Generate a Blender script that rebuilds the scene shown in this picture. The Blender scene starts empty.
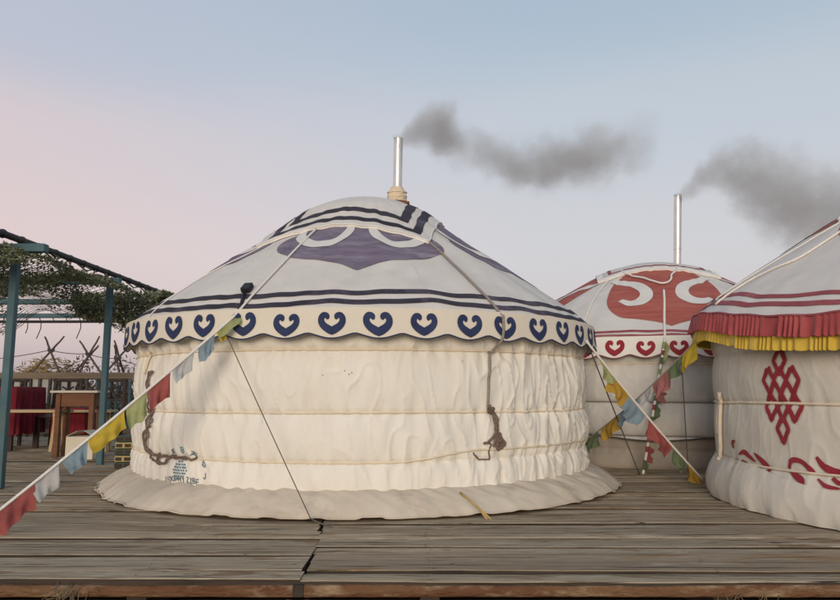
import bpy, bmesh, math, random
import numpy as np
from mathutils import Vector, Matrix, noise as mnoise
from mathutils.geometry import delaunay_2d_cdt

R = math.radians
rng = np.random.RandomState(7)
random.seed(7)
C = bpy.context.scene.collection
scene = bpy.context.scene

# ------------------------------------------------------------------ camera
cam_d = bpy.data.cameras.new("camera")
cam = bpy.data.objects.new("camera", cam_d)
C.objects.link(cam)
cam.location = (0, 0, 0.85)
cam.rotation_euler = (R(90 + 7.33), 0, 0)
cam_d.sensor_width = 36
cam_d.lens = 30.0
cam_d.clip_start = 0.05
cam_d.clip_end = 6000
scene.camera = cam

# ------------------------------------------------------------------ sky and sun
SUN_AZ = -8     # degrees east of straight behind the camera
SUN_EL = 9
w = bpy.data.worlds.new("World")
scene.world = w
w.use_nodes = True
nt = w.node_tree
nt.nodes.clear()
def wn(t, **k):
    n = nt.nodes.new(t)
    for a, b in k.items():
        setattr(n, a, b)
    return n
out = wn('ShaderNodeOutputWorld')
bgd = wn('ShaderNodeBackground')
sky = wn('ShaderNodeTexSky', sky_type='NISHITA', sun_disc=False)
sky.sun_elevation = R(SUN_EL)
sky.sun_rotation = R(180 - SUN_AZ)
sky.dust_density = 2.5
sky.air_density = 1.0
sky.ozone_density = 1.2
bgd.inputs['Strength'].default_value = 0.10
# the dawn air: a cool zenith, a rose band low in the sky, rosier towards the west-facing left
tc = wn('ShaderNodeTexCoord')
sep = wn('ShaderNodeSeparateXYZ')
nt.links.new(tc.outputs['Generated'], sep.inputs[0])
nz = wn('ShaderNodeTexNoise')
nz.inputs['Scale'].default_value = 1.6
nz.inputs['Detail'].default_value = 2
mp = wn('ShaderNodeMapping')
mp.inputs['Scale'].default_value = (1, 1, 3)
nt.links.new(tc.outputs['Generated'], mp.inputs[0])
nt.links.new(mp.outputs[0], nz.inputs['Vector'])
def math_(op, a=None, b=None):
    n = wn('ShaderNodeMath', operation=op)
    for i, v in enumerate((a, b)):
        if v is None: continue
        if isinstance(v, (int, float)): n.inputs[i].default_value = v
        else: nt.links.new(v, n.inputs[i])
    return n.outputs[0]
wob = math_('MULTIPLY', math_('SUBTRACT', nz.outputs['Fac'], 0.5), 0.10)
elev = math_('ADD', sep.outputs['Z'], wob)
def ramp(stops, fac):
    n = wn('ShaderNodeValToRGB')
    n.color_ramp.interpolation = 'EASE'
    e = n.color_ramp.elements
    while len(e) < len(stops): e.new(0.5)
    for i, (p, c) in enumerate(stops):
        e[i].position = p
        e[i].color = (*c, 1)
    nt.links.new(fac, n.inputs[0])
    return n.outputs[0]
cool = ramp([(0.0, (.50, .43, .46)), (.10, (.60, .51, .53)), (.22, (.61, .58, .595)), (.36, (.545, .58, .625)), (.50, (.405, .495, .59)), (.9, (.29, .40, .55))], elev)
rose = ramp([(0.0, (.50, .42, .45)), (.10, (.68, .53, .53)), (.20, (.745, .575, .56)), (.32, (.69, .575, .585)), (.44, (.51, .53, .615)), (.9, (.33, .42, .56))], elev)
side = math_('ADD', math_('MULTIPLY', sep.outputs['X'], -1.5), 0.22)
side = math_('ADD', side, math_('MULTIPLY', wob, 1.5))
cl = wn('ShaderNodeClamp'); nt.links.new(side, cl.inputs[0])
mix = wn('ShaderNodeMix', data_type='RGBA')
nt.links.new(cl.outputs[0], mix.inputs['Factor'])
nt.links.new(cool, mix.inputs['A']); nt.links.new(rose, mix.inputs['B'])
add = wn('ShaderNodeMix', data_type='RGBA', blend_type='ADD')
add.inputs['Factor'].default_value = 1.0
sc_ = wn('ShaderNodeMix', data_type='RGBA', blend_type='MULTIPLY')
sc_.inputs['Factor'].default_value = 1.0
SKY_AIR = 7.6
sc_.inputs['B'].default_value = (SKY_AIR, SKY_AIR, SKY_AIR, 1)
nt.links.new(mix.outputs['Result'], sc_.inputs['A'])
nsc = wn('ShaderNodeMix', data_type='RGBA', blend_type='MULTIPLY')
nsc.inputs['Factor'].default_value = 1.0
nsc.inputs['B'].default_value = (0.25, 0.25, 0.25, 1)
nt.links.new(sky.outputs[0], nsc.inputs['A'])
nt.links.new(sc_.outputs['Result'], add.inputs['A'])
nt.links.new(nsc.outputs['Result'], add.inputs['B'])
nt.links.new(add.outputs['Result'], bgd.inputs['Color'])
nt.links.new(bgd.outputs[0], out.inputs['Surface'])

sun_d = bpy.data.lights.new("sun", 'SUN')
sun = bpy.data.objects.new("sun", sun_d)
C.objects.link(sun)
sun_d.energy = 1.5
sun_d.angle = R(24)
sun_d.color = (1.0, 0.88, 0.74)
d = Vector((-math.sin(R(SUN_AZ)) * math.cos(R(SUN_EL)), math.cos(R(SUN_AZ)) * math.cos(R(SUN_EL)), -math.sin(R(SUN_EL))))
sun.rotation_euler = d.to_track_quat('-Z', 'Y').to_euler()

scene.view_settings.view_transform = 'Standard'
scene.view_settings.look = 'None'
scene.view_settings.exposure = 0.27
scene.view_settings.gamma = 1
scene.render.engine = 'CYCLES'
scene.cycles.use_denoising = True
scene.cycles.volume_bounces = 1
scene.cycles.volume_step_rate = 0.16
scene.cycles.volume_max_steps = 256
scene.cycles.transparent_max_bounces = 16

# ------------------------------------------------------------------ materials
MATS = {}
def mat(name, base, alt=None, scale=6.0, stretch=(1, 1, 1), rough=0.85, bump=0.0, bump_scale=None, dark=None, dark_scale=1.5,
        dark_amt=0.5, metallic=0.0, island=0.0, detail=6, coords='Object', sheen=0.0, weave=0.0):
    m = bpy.data.materials.new(name)
    m.use_nodes = True
    t = m.node_tree
    b = t.nodes['Principled BSDF']
    b.inputs['Roughness'].default_value = rough
    b.inputs['Metallic'].default_value = metallic
    b.inputs['Specular IOR Level'].default_value = 0.25
    if sheen:
        b.inputs['Sheen Weight'].default_value = sheen
    tc = t.nodes.new('ShaderNodeTexCoord')
    mp = t.nodes.new('ShaderNodeMapping')
    mp.inputs['Scale'].default_value = stretch
    t.links.new(tc.outputs[coords], mp.inputs[0])
    vec = mp.outputs[0]
    if island:
        g = t.nodes.new('ShaderNodeNewGeometry')
        av = t.nodes.new('ShaderNodeVectorMath'); av.operation = 'MULTIPLY_ADD'
        t.links.new(g.outputs['Random Per Island'], av.inputs[0])
        av.inputs[1].default_value = (37, 91, 53)
        t.links.new(vec, av.inputs[2])
        vec = av.outputs[0]
    n1 = t.nodes.new('ShaderNodeTexNoise')
    n1.inputs['Scale'].default_value = scale
    n1.inputs['Detail'].default_value = detail
    n1.inputs['Roughness'].default_value = 0.62
    t.links.new(vec, n1.inputs['Vector'])
    rp = t.nodes.new('ShaderNodeValToRGB')
    rp.color_ramp.elements[0].position = 0.32; rp.color_ramp.elements[1].position = 0.68
    rp.color_ramp.elements[0].color = (*base, 1)
    rp.color_ramp.elements[1].color = (*(alt or [min(1, c * 1.15) for c in base]), 1)
    t.links.new(n1.outputs['Fac'], rp.inputs[0])
    col = rp.outputs[0]
    if dark:
        n2 = t.nodes.new('ShaderNodeTexNoise')
        n2.inputs['Scale'].default_value = dark_scale
        n2.inputs['Detail'].default_value = 8
        n2.inputs['Roughness'].default_value = 0.7
        t.links.new(vec, n2.inputs['Vector'])
        r2 = t.nodes.new('ShaderNodeValToRGB')
        r2.color_ramp.elements[0].position = 0.52; r2.color_ramp.elements[1].position = 0.72
        r2.color_ramp.elements[0].color = (0, 0, 0, 1); r2.color_ramp.elements[1].color = (dark_amt,) * 3 + (1,)
        t.links.new(n2.outputs['Fac'], r2.inputs[0])
        mx = t.nodes.new('ShaderNodeMix'); mx.data_type = 'RGBA'
        t.links.new(r2.outputs[0], mx.inputs['Factor'])
        t.links.new(col, mx.inputs['A'])
        mx.inputs['B'].default_value = (*dark, 1)
        col = mx.outputs['Result']
    if island:
        mm = t.nodes.new('ShaderNodeMath'); mm.operation = 'MULTIPLY_ADD'
        t.links.new(g.outputs['Random Per Island'], mm.inputs[0])
        mm.inputs[1].default_value = island; mm.inputs[2].default_value = 1 - island / 2
        hs = t.nodes.new('ShaderNodeHueSaturation')
        t.links.new(mm.outputs[0], hs.inputs['Value'])
        t.links.new(col, hs.inputs['Color'])
        col = hs.outputs[0]
    t.links.new(col, b.inputs['Base Color'])
    if bump:
        nb = t.nodes.new('ShaderNodeTexNoise')
        nb.inputs['Scale'].default_value = bump_scale or scale * 3
        nb.inputs['Detail'].default_value = 6
        t.links.new(vec, nb.inputs['Vector'])
        bp = t.nodes.new('ShaderNodeBump')
        bp.inputs['Strength'].default_value = bump
        bp.inputs['Distance'].default_value = 0.02
        t.links.new(nb.outputs['Fac'], bp.inputs['Height'])
        last = bp.outputs[0]
        if weave:
            wv = t.nodes.new('ShaderNodeTexNoise')
            wv.inputs['Scale'].default_value = weave
            wv.inputs['Detail'].default_value = 2
            t.links.new(vec, wv.inputs['Vector'])
            b2 = t.nodes.new('ShaderNodeBump')
            b2.inputs['Strength'].default_value = 0.25
            b2.inputs['Distance'].default_value = 0.004
            t.links.new(wv.outputs['Fac'], b2.inputs['Height'])
            t.links.new(last, b2.inputs['Normal'])
            last = b2.outputs[0]
        t.links.new(last, b.inputs['Normal'])
    MATS[name] = m
    return m

M = {}
M['cream'] = mat('cream canvas', (.725, .695, .62), (.78, .75, .68), 2.2, (1, 1, .45), rough=.9, bump=.42, bump_scale=11, dark=(.60, .52, .40), dark_scale=2.3, dark_amt=.45, weave=240)
M['oldroof'] = mat('faded roof canvas', (.575, .54, .495), (.655, .62, .57), 2.5, rough=.9, bump=.2, bump_scale=8, dark=(.46, .43, .40), dark_scale=1.7, dark_amt=.5, weave=220)
M['white'] = mat('valance canvas', (.66, .60, .50), (.70, .645, .545), 3, rough=.9, bump=.12, bump_scale=10, weave=220)
M['edge'] = mat('white trim', (.74, .71, .65), (.78, .75, .69), 5, rough=.9)
M['navy'] = mat('navy applique', (.022, .032, .085), (.035, .05, .115), 9, rough=.85, bump=.1)
M['stripe'] = mat('washed navy tape', (.024, .022, .032), (.055, .048, .064), 2.2, (1, 1, 1), rough=.85, dark=(.17, .14, .20), dark_scale=1.6, dark_amt=.8)
M['purple'] = mat('washed purple applique', (.125, .098, .14), (.215, .178, .23), 3.2, (1, 1, 5), rough=.9, dark=(.36, .33, .36), dark_scale=3.0, dark_amt=.8, bump=.15, bump_scale=12)
M['hook'] = mat('applique white', (.62, .59, .55), (.68, .65, .60), 4, rough=.9)
M['skirt'] = mat('dirty skirt canvas', (.56, .48, .375), (.645, .565, .455), 3.0, rough=.95, bump=.4, bump_scale=7, dark=(.33, .27, .20), dark_scale=2.2, dark_amt=.7, weave=200)
M['cord'] = mat('cotton cord', (.68, .58, .44), (.74, .65, .52), 30, rough=.95)
M['brownrope'] = mat('brown rope', (.14, .10, .08), (.24, .175, .135), 60, rough=.95, bump=.5, bump_scale=150)
M['whiterope'] = mat('white rope', (.72, .68, .62), (.80, .77, .71), 60, rough=.9, bump=.4, bump_scale=150)
M['greyrope'] = mat('grey rope', (.22, .19, .17), (.32, .28, .25), 60, rough=.95)
M['darkrope'] = mat('dark guy line', (.09, .08, .07), (.13, .115, .10), 40, rough=.9)
M['steel'] = mat('galvanised pipe', (.66, .66, .64), (.76, .76, .74), 12, rough=.32, metallic=.75, bump=.05)
M['wrap'] = mat('cloth wrap', (.62, .50, .35), (.70, .58, .43), 20, rough=.95, bump=.6, bump_scale=30)
M['rust'] = mat('rusty plate', (.13, .05, .03), (.2, .08, .05), 20, rough=.9)
M['greycanvas'] = mat('grey weathered canvas', (.60, .575, .53), (.67, .645, .60), 2.4, rough=.93, bump=.25, bump_scale=7, dark=(.32, .29, .26), dark_scale=1.5, dark_amt=.5, weave=200)
M['innerfelt'] = mat('inner felt layer', (.36, .31, .265), (.44, .39, .33), 3, rough=.95, bump=.3)
M['ecru'] = mat('ecru canvas', (.58, .545, .475), (.655, .62, .545), 2.2, rough=.93, bump=.28, bump_scale=7, dark=(.45, .40, .32), dark_scale=1.6, dark_amt=.5, weave=200)
M['red'] = mat('washed red applique', (.31, .075, .06), (.40, .12, .09), 2.5, (1, 1, 9), rough=.9, dark=(.46, .20, .16), dark_scale=2.2, dark_amt=.5)
M['crimson'] = mat('crimson applique', (.25, .022, .035), (.31, .04, .05), 8, rough=.9)
M['maroon'] = mat('maroon tape', (.24, .05, .06), (.33, .10, .11), 5, rough=.9, dark=(.42, .22, .22), dark_scale=3, dark_amt=.6)
M['redfringe'] = mat('red fringe satin', (.30, .05, .052), (.40, .085, .082), 5, rough=.75, sheen=.2)
M['yellowfringe'] = mat('yellow fringe satin', (.55, .37, .04), (.65, .46, .07), 5, rough=.7, sheen=.3)
M['bluemark'] = mat('blue printed mark', (.09, .23, .33), (.17, .34, .44), 40, rough=.9)
M['inkmark'] = mat('dark printed mark', (.10, .14, .18), (.20, .23, .25), 40, rough=.9)

# ------------------------------------------------------------------ builders
def tag(o, label=None, cat=None, group=None, kind=None):
    if label: o['label'] = label
    if cat: o['category'] = cat
    if group: o['group'] = group
    if kind: o['kind'] = kind
    return o
def empty(name, loc, label=None, cat=None, group=None, rz=0):
    o = bpy.data.objects.new(name, None)
    o.empty_display_size = 0.1
    o.location = loc
    o.rotation_euler.z = rz
    C.objects.link(o)
    return tag(o, label, cat, group)

class MB:
    """collects vertices and faces with a material slot each, links them as one mesh object"""
    def __init__(s):
        s.v = []; s.f = []; s.mi = []; s.sm = []; s.mats = []; s.n = 0
    def slot(s, m):
        if m not in s.mats: s.mats.append(m)
        return s.mats.index(m)
    def add(s, v, f, m, smooth=True):
        v = np.asarray(v, float).reshape(-1, 3)
        k = s.slot(m)
        s.v.append(v)
        for q in f:
            s.f.append([i + s.n for i in q])
        s.mi += [k] * len(f); s.sm += [smooth] * len(f)
        s.n += len(v)
        return s
    def grid(s, P, m, closed=False, smooth=True, flip=False):
        """P: array rows x cols x 3"""
        a, b = P.shape[:2]
        f = []
        for i in range(a - 1):
            for j in range(b if closed else b - 1):
                k = (j + 1) % b
                q = [i * b + j, i * b + k, (i + 1) * b + k, (i + 1) * b + j]
                f.append(q[::-1] if flip else q)
        return s.add(P.reshape(-1, 3), f, m, smooth)
    def tube(s, pts, r, m, seg=8, cap=True):
        pts = np.asarray(pts, float)
        n = len(pts)
        rr = np.broadcast_to(np.asarray(r, float), (n,))
        T = np.gradient(pts, axis=0)
        T /= np.linalg.norm(T, axis=1)[:, None] + 1e-12
        up = np.array([0, 0, 1.]) if abs(T[0, 2]) < .9 else np.array([1., 0, 0])
        N = np.cross(T[0], up); N /= np.linalg.norm(N)
        V = []
        for i in range(n):
            N = N - T[i] * N.dot(T[i]); N /= np.linalg.norm(N) + 1e-12
            B = np.cross(T[i], N)
            a = np.linspace(0, 2 * np.pi, seg, endpoint=False)
            V.append(pts[i] + rr[i] * (np.cos(a)[:, None] * N + np.sin(a)[:, None] * B))
        V = np.array(V)
        s.grid(V, m, closed=True)
        if cap:
            base = s.n - n * seg
            k = s.slot(m)
            s.f.append([base + i for i in range(seg)][::-1]); s.f.append([base + (n - 1) * seg + i for i in range(seg)])
            s.mi += [k, k]; s.sm += [False, False]
        return s
    def box(s, lo, hi, m, bevel=0.0, mtx=None):
        bm = bmesh.new()
        bmesh.ops.create_cube(bm, size=1)
        c = [(a + b) / 2 for a, b in zip(lo, hi)]; e = [b - a for a, b in zip(lo, hi)]
        for v in bm.verts:
            v.co = Vector((v.co.x * e[0] + c[0], v.co.y * e[1] + c[1], v.co.z * e[2] + c[2]))
        if bevel:
            bmesh.ops.bevel(bm, geom=bm.edges[:], offset=min(bevel, min(e) * .45), segments=2, affect='EDGES', profile=.5)
        if mtx is not None: bmesh.ops.transform(bm, matrix=mtx, verts=bm.verts)
        bm.verts.index_update()
        s.add([tuple(v.co) for v in bm.verts], [[v.index for v in f.verts] for f in bm.faces], m, False)
        bm.free()
        return s
    def bar(s, p, q, wx, wy, m, bevel=.004, roll=0.0):
        p = Vector(p); q = Vector(q); dd = q - p
        rot = dd.to_track_quat('Z', 'Y').to_matrix().to_4x4()
        mt = Matrix.Translation(p) @ rot @ Matrix.Rotation(roll, 4, 'Z')
        return s.box((-wx / 2, -wy / 2, 0), (wx / 2, wy / 2, dd.length), m, bevel, mt)
    def build(s, name, parent=None, label=None, cat=None, group=None, kind=None, loc=None):
        me = bpy.data.meshes.new(name)
        V = np.concatenate(s.v) if s.v else np.zeros((0, 3))
        if loc is not None: V = V - np.array(loc)
        me.from_pydata(V.tolist(), [], s.f)
        for m in s.mats: me.materials.append(m)
        me.polygons.foreach_set('material_index', s.mi)
        me.polygons.foreach_set('use_smooth', s.sm)
        me.update()
        o = bpy.data.objects.new(name, me)
        C.objects.link(o)
        if loc is not None: o.location = loc
        if parent: o.parent = parent
        return tag(o, label, cat, group, kind)

def spline(pts, n=8, closed=False):
    P = np.asarray(pts, float)
    m = len(P)
    out = []
    rngi = range(m if closed else m - 1)
    for i in rngi:
        if closed:
            a, b, c, d = P[(i - 1) % m], P[i], P[(i + 1) % m], P[(i + 2) % m]
        else:
            a, b, c, d = P[max(i - 1, 0)], P[i], P[i + 1], P[min(i + 2, m - 1)]
        for t in np.linspace(0, 1, n, endpoint=False):
            out.append(.5 * (2 * b + (c - a) * t + (2 * a - 5 * b + 4 * c - d) * t * t + (3 * b - a - 3 * c + d) * t ** 3))
    if not closed: out.append(P[-1])
    return np.array(out)

def sag_line(p, q, sag, n=24):
    p = np.array(p, float); q = np.array(q, float)
    t = np.linspace(0, 1, n)[:, None]
    P = p + (q - p) * t
    P[:, 2] -= (sag * 4 * t * (1 - t))[:, 0]
    return P

# ---- decals: polygons in (angle deg, t) laid on a surface S(theta_rad, t) -> local xyz
def surf_pt(S, th, t, off):
    th = np.asarray(th, float); t = np.asarray(t, float)
    e = 2e-3
    p = S(th, t)
    du = S(th + e, t) - S(th - e, t)
    dv = S(th, t + 4e-3) - S(th, t - 4e-3)
    n = np.cross(du, dv)
    n /= np.linalg.norm(n, axis=-1, keepdims=True) + 1e-12
    s = np.sign(np.sum(n[..., :2] * p[..., :2], axis=-1) + 0.3 * n[..., 2])
    n *= np.where(s == 0, 1, s)[..., None]
    return p + n * off
def fill(mb, S, poly, m, off=.004, step=.03, R0=2.2):
    """poly: list of (deg, t)"""
    P = np.array(poly, float)
    k = R(1) * R0
    Q = P * np.array([k, 1])
    lo, hi = Q.min(0), Q.max(0)
    inner = []
    xs = np.arange(lo[0] + step / 2, hi[0], step); ys = np.arange(lo[1] + step / 2, hi[1], step)
    for x in xs:
        for y in ys:
            inside = False
            j = len(Q) - 1
            for i in range(len(Q)):
                if (Q[i, 1] > y) != (Q[j, 1] > y) and x < (Q[j, 0] - Q[i, 0]) * (y - Q[i, 1]) / (Q[j, 1] - Q[i, 1]) + Q[i, 0]:
                    inside = not inside
                j = i
            if inside and np.min(np.hypot(*(Q - (x, y)).T)) > step * .4:
                inner.append((x, y))
    V = [Vector(q) for q in Q] + [Vector(q) for q in inner]
    E = [(i, (i + 1) % len(Q)) for i in range(len(Q))]
    res = delaunay_2d_cdt(V, E, [], 1, 1e-6)
    vs = np.array([tuple(v) for v in res[0]]) / np.array([k, 1])
    X = surf_pt(S, np.radians(vs[:, 0]), vs[:, 1], off)
    mb.add(X, [list(f) for f in res[2]], m)
def ribbon(mb, S, path, width, m, off=.005, n=8, R0=2.2, closed=False, across=3):
    """path (deg, t); width in metres, number or per-point list"""
    W = np.broadcast_to(np.asarray(width, float), (len(path),))
    Pw = spline(np.column_stack([np.array(path, float), W]), n, closed)
    k = R(1) * R0
    Q = Pw[:, :2] * np.array([k, 1])
    T = np.gradient(Q, axis=0)
    T /= np.linalg.norm(T, axis=1)[:, None] + 1e-12
    N = np.column_stack([-T[:, 1], T[:, 0]])
    rows = []
    for a in np.linspace(-.5, .5, across):
        q = (Q + N * (Pw[:, 2] * a)[:, None]) / np.array([k, 1])
        rows.append(surf_pt(S, np.radians(q[:, 0]), q[:, 1], off))
    mb.grid(np.array(rows), m)

# ---- smooth wrinkles as sums of sines, periodic round the tent
class Wrinkle:
    def __init__(s, kmin, kmax, n, tilt, seed):
        g = np.random.RandomState(seed)
        s.k = g.randint(kmin, kmax + 1, n); s.m = g.uniform(-tilt, tilt, n); s.p = g.uniform(0, 6.28, n); s.a = g.uniform(.5, 1, n) / math.sqrt(n)
    def __call__(s, th, z):
        o = 0
        for k, m, p, a in zip(s.k, s.m, s.p, s.a): o = o + a * np.sin(k * th + m * z + p)
        return o

def smooth(x, a, b):
    t = np.clip((x - a) / (b - a), 0, 1)
    return t * t * (3 - 2 * t)

# ------------------------------------------------------------------ the ground and the deck
M['soil'] = mat('dry steppe soil', (.20, .165, .125), (.28, .24, .185), .8, rough=.95, bump=.4, bump_scale=6, dark=(.15, .14, .07), dark_scale=.3, dark_amt=.6)
mb = MB()
g = np.linspace(-1, 1, 60)
gx = np.sign(g) * (np.abs(g) ** 3) * 2500; gy = np.sign(g) * (np.abs(g) ** 3) * 2500
X, Y = np.meshgrid(gx, gy)
Z = -0.55 + 0 * X
mb.grid(np.stack([X, Y, Z], -1), M['soil'])
mb.build('ground', kind='structure', label='dry sandy ground below and beyond the plank deck')

def plank_mat(name, lo, hi, stain):
    m = bpy.data.materials.new(name); m.use_nodes = True
    t = m.node_tree; b = t.nodes['Principled BSDF']; L = t.links.new
    b.inputs['Roughness'].default_value = .86; b.inputs['Specular IOR Level'].default_value = .2
    tc = t.nodes.new('ShaderNodeTexCoord'); g = t.nodes.new('ShaderNodeNewGeometry')
    av = t.nodes.new('ShaderNodeVectorMath'); av.operation = 'MULTIPLY_ADD'
    L(g.outputs['Random Per Island'], av.inputs[0]); av.inputs[1].default_value = (37, 91, 53); L(tc.outputs['Object'], av.inputs[2])
    def noise(scale, st, det=6, ro=.6, dist=0):
        mp = t.nodes.new('ShaderNodeMapping'); mp.inputs['Scale'].default_value = st; L(av.outputs[0], mp.inputs[0])
        n = t.nodes.new('ShaderNodeTexNoise'); n.inputs['Scale'].default_value = scale; n.inputs['Detail'].default_value = det
        n.inputs['Roughness'].default_value = ro; n.inputs['Distortion'].default_value = dist
        L(mp.outputs[0], n.inputs['Vector']); return n.outputs['Fac']
    def ramp_(f, a, b_, c0=(0, 0, 0, 1), c1=(1, 1, 1, 1)):
        r = t.nodes.new('ShaderNodeValToRGB'); e = r.color_ramp.elements
        e[0].position = a; e[1].position = b_; e[0].color = c0; e[1].color = c1; L(f, r.inputs[0]); return r.outputs[0]
    def mixc(f, a, b_):
        x = t.nodes.new('ShaderNodeMix'); x.data_type = 'RGBA'; L(f, x.inputs['Factor'])
        for q, v in (('A', a), ('B', b_)):
            if isinstance(v, tuple): x.inputs[q].default_value = (*v, 1)
            else: L(v, x.inputs[q])
        return x.outputs['Result']
    grain = noise(3.0, (1.7, 17, 17), 10, .72, .3)
    col = ramp_(grain, .3, .72, (*lo, 1), (*hi, 1))
    patch = noise(1.5, (1, 5.5, 5.5), 9, .68, .9)
    col = mixc(ramp_(patch, .535, .60, c1=(.8, .8, .8, 1)), col, stain)
    pale = noise(1.9, (.8, 6, 6), 10, .72, .6)
    col = mixc(ramp_(pale, .575, .63, c1=(.75, .75, .75, 1)), col, (hi[0] * 1.28, hi[1] * 1.32, hi[2] * 1.4))
    crack = noise(2.2, (.55, 26, 26), 5, .55, .5)
    ck = ramp_(crack, .35, .40, (1, 1, 1, 1), (0, 0, 0, 1))
    col = mixc(ck, col, (.022, .018, .014))
    knot = noise(9, (.8, 1.6, 1), 2, .5)
    col = mixc(ramp_(knot, .73, .78), col, (.05, .038, .028))
    mm = t.nodes.new('ShaderNodeMath'); mm.operation = 'MULTIPLY_ADD'; L(g.outputs['Random Per Island'], mm.inputs[0]); mm.inputs[1].default_value = .34; mm.inputs[2].default_value = .82
    hs = t.nodes.new('ShaderNodeHueSaturation'); L(mm.outputs[0], hs.inputs['Value']); L(col, hs.inputs['Color'])
    L(hs.outputs[0], b.inputs['Base Color'])
    h = t.nodes.new('ShaderNodeMath'); h.operation = 'SUBTRACT'; L(grain, h.inputs[0]); L(ck, h.inputs[1])
    bp = t.nodes.new('ShaderNodeBump'); bp.inputs['Strength'].default_value = .8; bp.inputs['Distance'].default_value = .006
    L(h.outputs[0], bp.inputs['Height']); L(bp.outputs[0], b.inputs['Normal'])
    return m
M['plank'] = plank_mat('weathered planks', (.28, .21, .135), (.49, .395, .275), (.21, .13, .065))
M['plankwarm'] = plank_mat('worn brown planks', (.25, .175, .11), (.41, .32, .22), (.30, .175, .075))
M['edgeshade_nail'] = mat('plank edge shade and nails', (.030, .024, .018), (.07, .055, .042), 6, (.5, 5, 5), rough=.95)  # near-black board sides paint the shade of the gaps; also colours the nails
def plank(mb, x0, x1, y0, y1, z, seed):
    g = np.random.RandomState(seed)
    n = max(4, int((x1 - x0) / .12))
    xs = np.linspace(x0, x1, n)
    ph = g.uniform(0, 6.28, 6)
    amp = g.uniform(.002, .007)
    lo = y0 + amp * (np.sin(xs * 2.1 + ph[0]) + .6 * np.sin(xs * 6.7 + ph[1]) + .4 * np.sin(xs * 19 + ph[4]))
    hi = y1 + amp * (np.sin(xs * 1.7 + ph[2]) + .6 * np.sin(xs * 5.3 + ph[3]) + .4 * np.sin(xs * 23 + ph[5]))
    zz = z + .003 * np.sin(xs * .9 + ph[0]) + g.choice([-.007, -.003, -.001, .0, .001, .002, .005])
    cup = g.uniform(-.002, .003)
    rows = [np.column_stack([xs, lo, zz - .03]), np.column_stack([xs, lo, zz - .004]), np.column_stack([xs, lo + .004, zz])]
    for q in (.3, .6): rows.append(np.column_stack([xs, lo + (hi - lo) * q, zz + cup * (1 - abs(q - .5))]))
    rows += [np.column_stack([xs, hi - .004, zz]), np.column_stack([xs, hi, zz - .004]), np.column_stack([xs, hi, zz - .03])]
    P = np.array(rows)
    warm = g.rand() < .13
    m = M['plankwarm'] if warm else M['plank']
    b0 = mb.n
    mb.grid(P[1:-1], m, smooth=False)
    mb.grid(P[:2], M['edgeshade_nail'], smooth=False)
    mb.grid(P[-2:], M['edgeshade_nail'], smooth=False)
    nr_ = len(rows)
    mb.add(np.concatenate([P[:, 0], P[:, -1]]), [list(range(nr_)), list(range(nr_, 2 * nr_))], M['edgeshade_nail'], False)

mb = MB()
DECK_Y0, DECK_Y1 = 3.31, 13.0
rowsD = []
for side_ in (0, 1):
    y = DECK_Y0; i = 0
    gg = np.random.RandomState(11 + side_)
    while y < DECK_Y1:
        wd = gg.uniform(.12, .21) if y < 7 else gg.uniform(.12, .2)
        gap = gg.choice([.002, .003, .004, .006, .014])
        jx = -.545 - .06 * (y - 3.3) + gg.uniform(-.016, .016)
        z = 0.0 if side_ else .004
        if side_ == 0:
            plank(mb, -14, jx - .004, y, y + wd, z - .002, 1000 + i)
        else:
            plank(mb, jx + .004, 14, y, y + wd, z - .002, 3000 + i)
        rowsD.append((y, y + wd, z, side_, jx))
        y += wd + gap; i += 1
for (ya, yb, zt, sd, jx_) in rowsD:
    if ya > 6.5: continue
    for x in np.arange(-13.5, 14, 1.35):
        for yy in (ya + .028, yb - .028):
            cx_ = x + .045 + random.uniform(-.02, .02)
            if (cx_ < jx_ - .02) != (sd == 0): continue
            a = np.linspace(0, 2 * np.pi, 7)[:-1]
            mb.add([(cx_ + .0055 * math.cos(t), yy + .0055 * math.sin(t), zt + .0075) for t in a], [[0, 1, 2, 3, 4, 5]], M['edgeshade_nail'], False)
deck = mb.build('deck', kind='structure', label='grey weathered plank deck')
M['beam'] = mat('rusty edge beam', (.105, .038, .018), (.20, .115, .058), 3.2, (1, 3, 3), rough=.85, bump=.8, bump_scale=22, dark=(.36, .27, .17), dark_scale=4.5, dark_amt=1.0, detail=9)
M['beamdark'] = mat('dark joist wood', (.035, .025, .018), (.06, .045, .035), 6, rough=.95)
mb = MB()
def beam_run(x0, x1):
    n = int((x1 - x0) / .05)
    xs = np.linspace(x0, x1, n)
    def wv(a, s): return a * (np.sin(xs * 3.1 + s) + .5 * np.sin(xs * 11 + s * 2) + .3 * np.sin(xs * 37 + s * 3))
    yb = 3.300; rows = [np.column_stack([xs, 0 * xs + yb + .05, -.026 + 0 * xs]), np.column_stack([xs, yb + .004 + wv(.001, 1), -.026 + wv(.0012, 2)]),
                        np.column_stack([xs, yb + wv(.001, 3), -.031 + wv(.001, 2)]), np.column_stack([xs, yb - .003 + wv(.002, 4), -.050 + 0 * xs]),
                        np.column_stack([xs, yb + wv(.001, 5), -.070 + wv(.001, 6)]), np.column_stack([xs, yb + .006 + 0 * xs, -.077 + wv(.001, 6)]), np.column_stack([xs, yb + .05 + 0 * xs, -.077 + 0 * xs])]
    mb.grid(np.array(rows), M['beam'])
beam_run(-14, -.575); beam_run(-.525, 14)
mb.build('edge_beam', deck, label='rust streaked beam along the deck front')
mb = MB()
for x in np.arange(-13.5, 14, 1.35):
    mb.box((x, 3.37, -.2), (x + .09, 12.9, -.045), M['beamdark'])
    mb.box((x, 3.5, -.56), (x + .09, 3.59, -.2), M['beamdark'])
mb.box((-14, 3.7, -.56), (14, 3.75, -.21), M['beamdark'])
mb.build('deck_frame', deck)
mb = MB()   # the iron clamp over the joint
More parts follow.
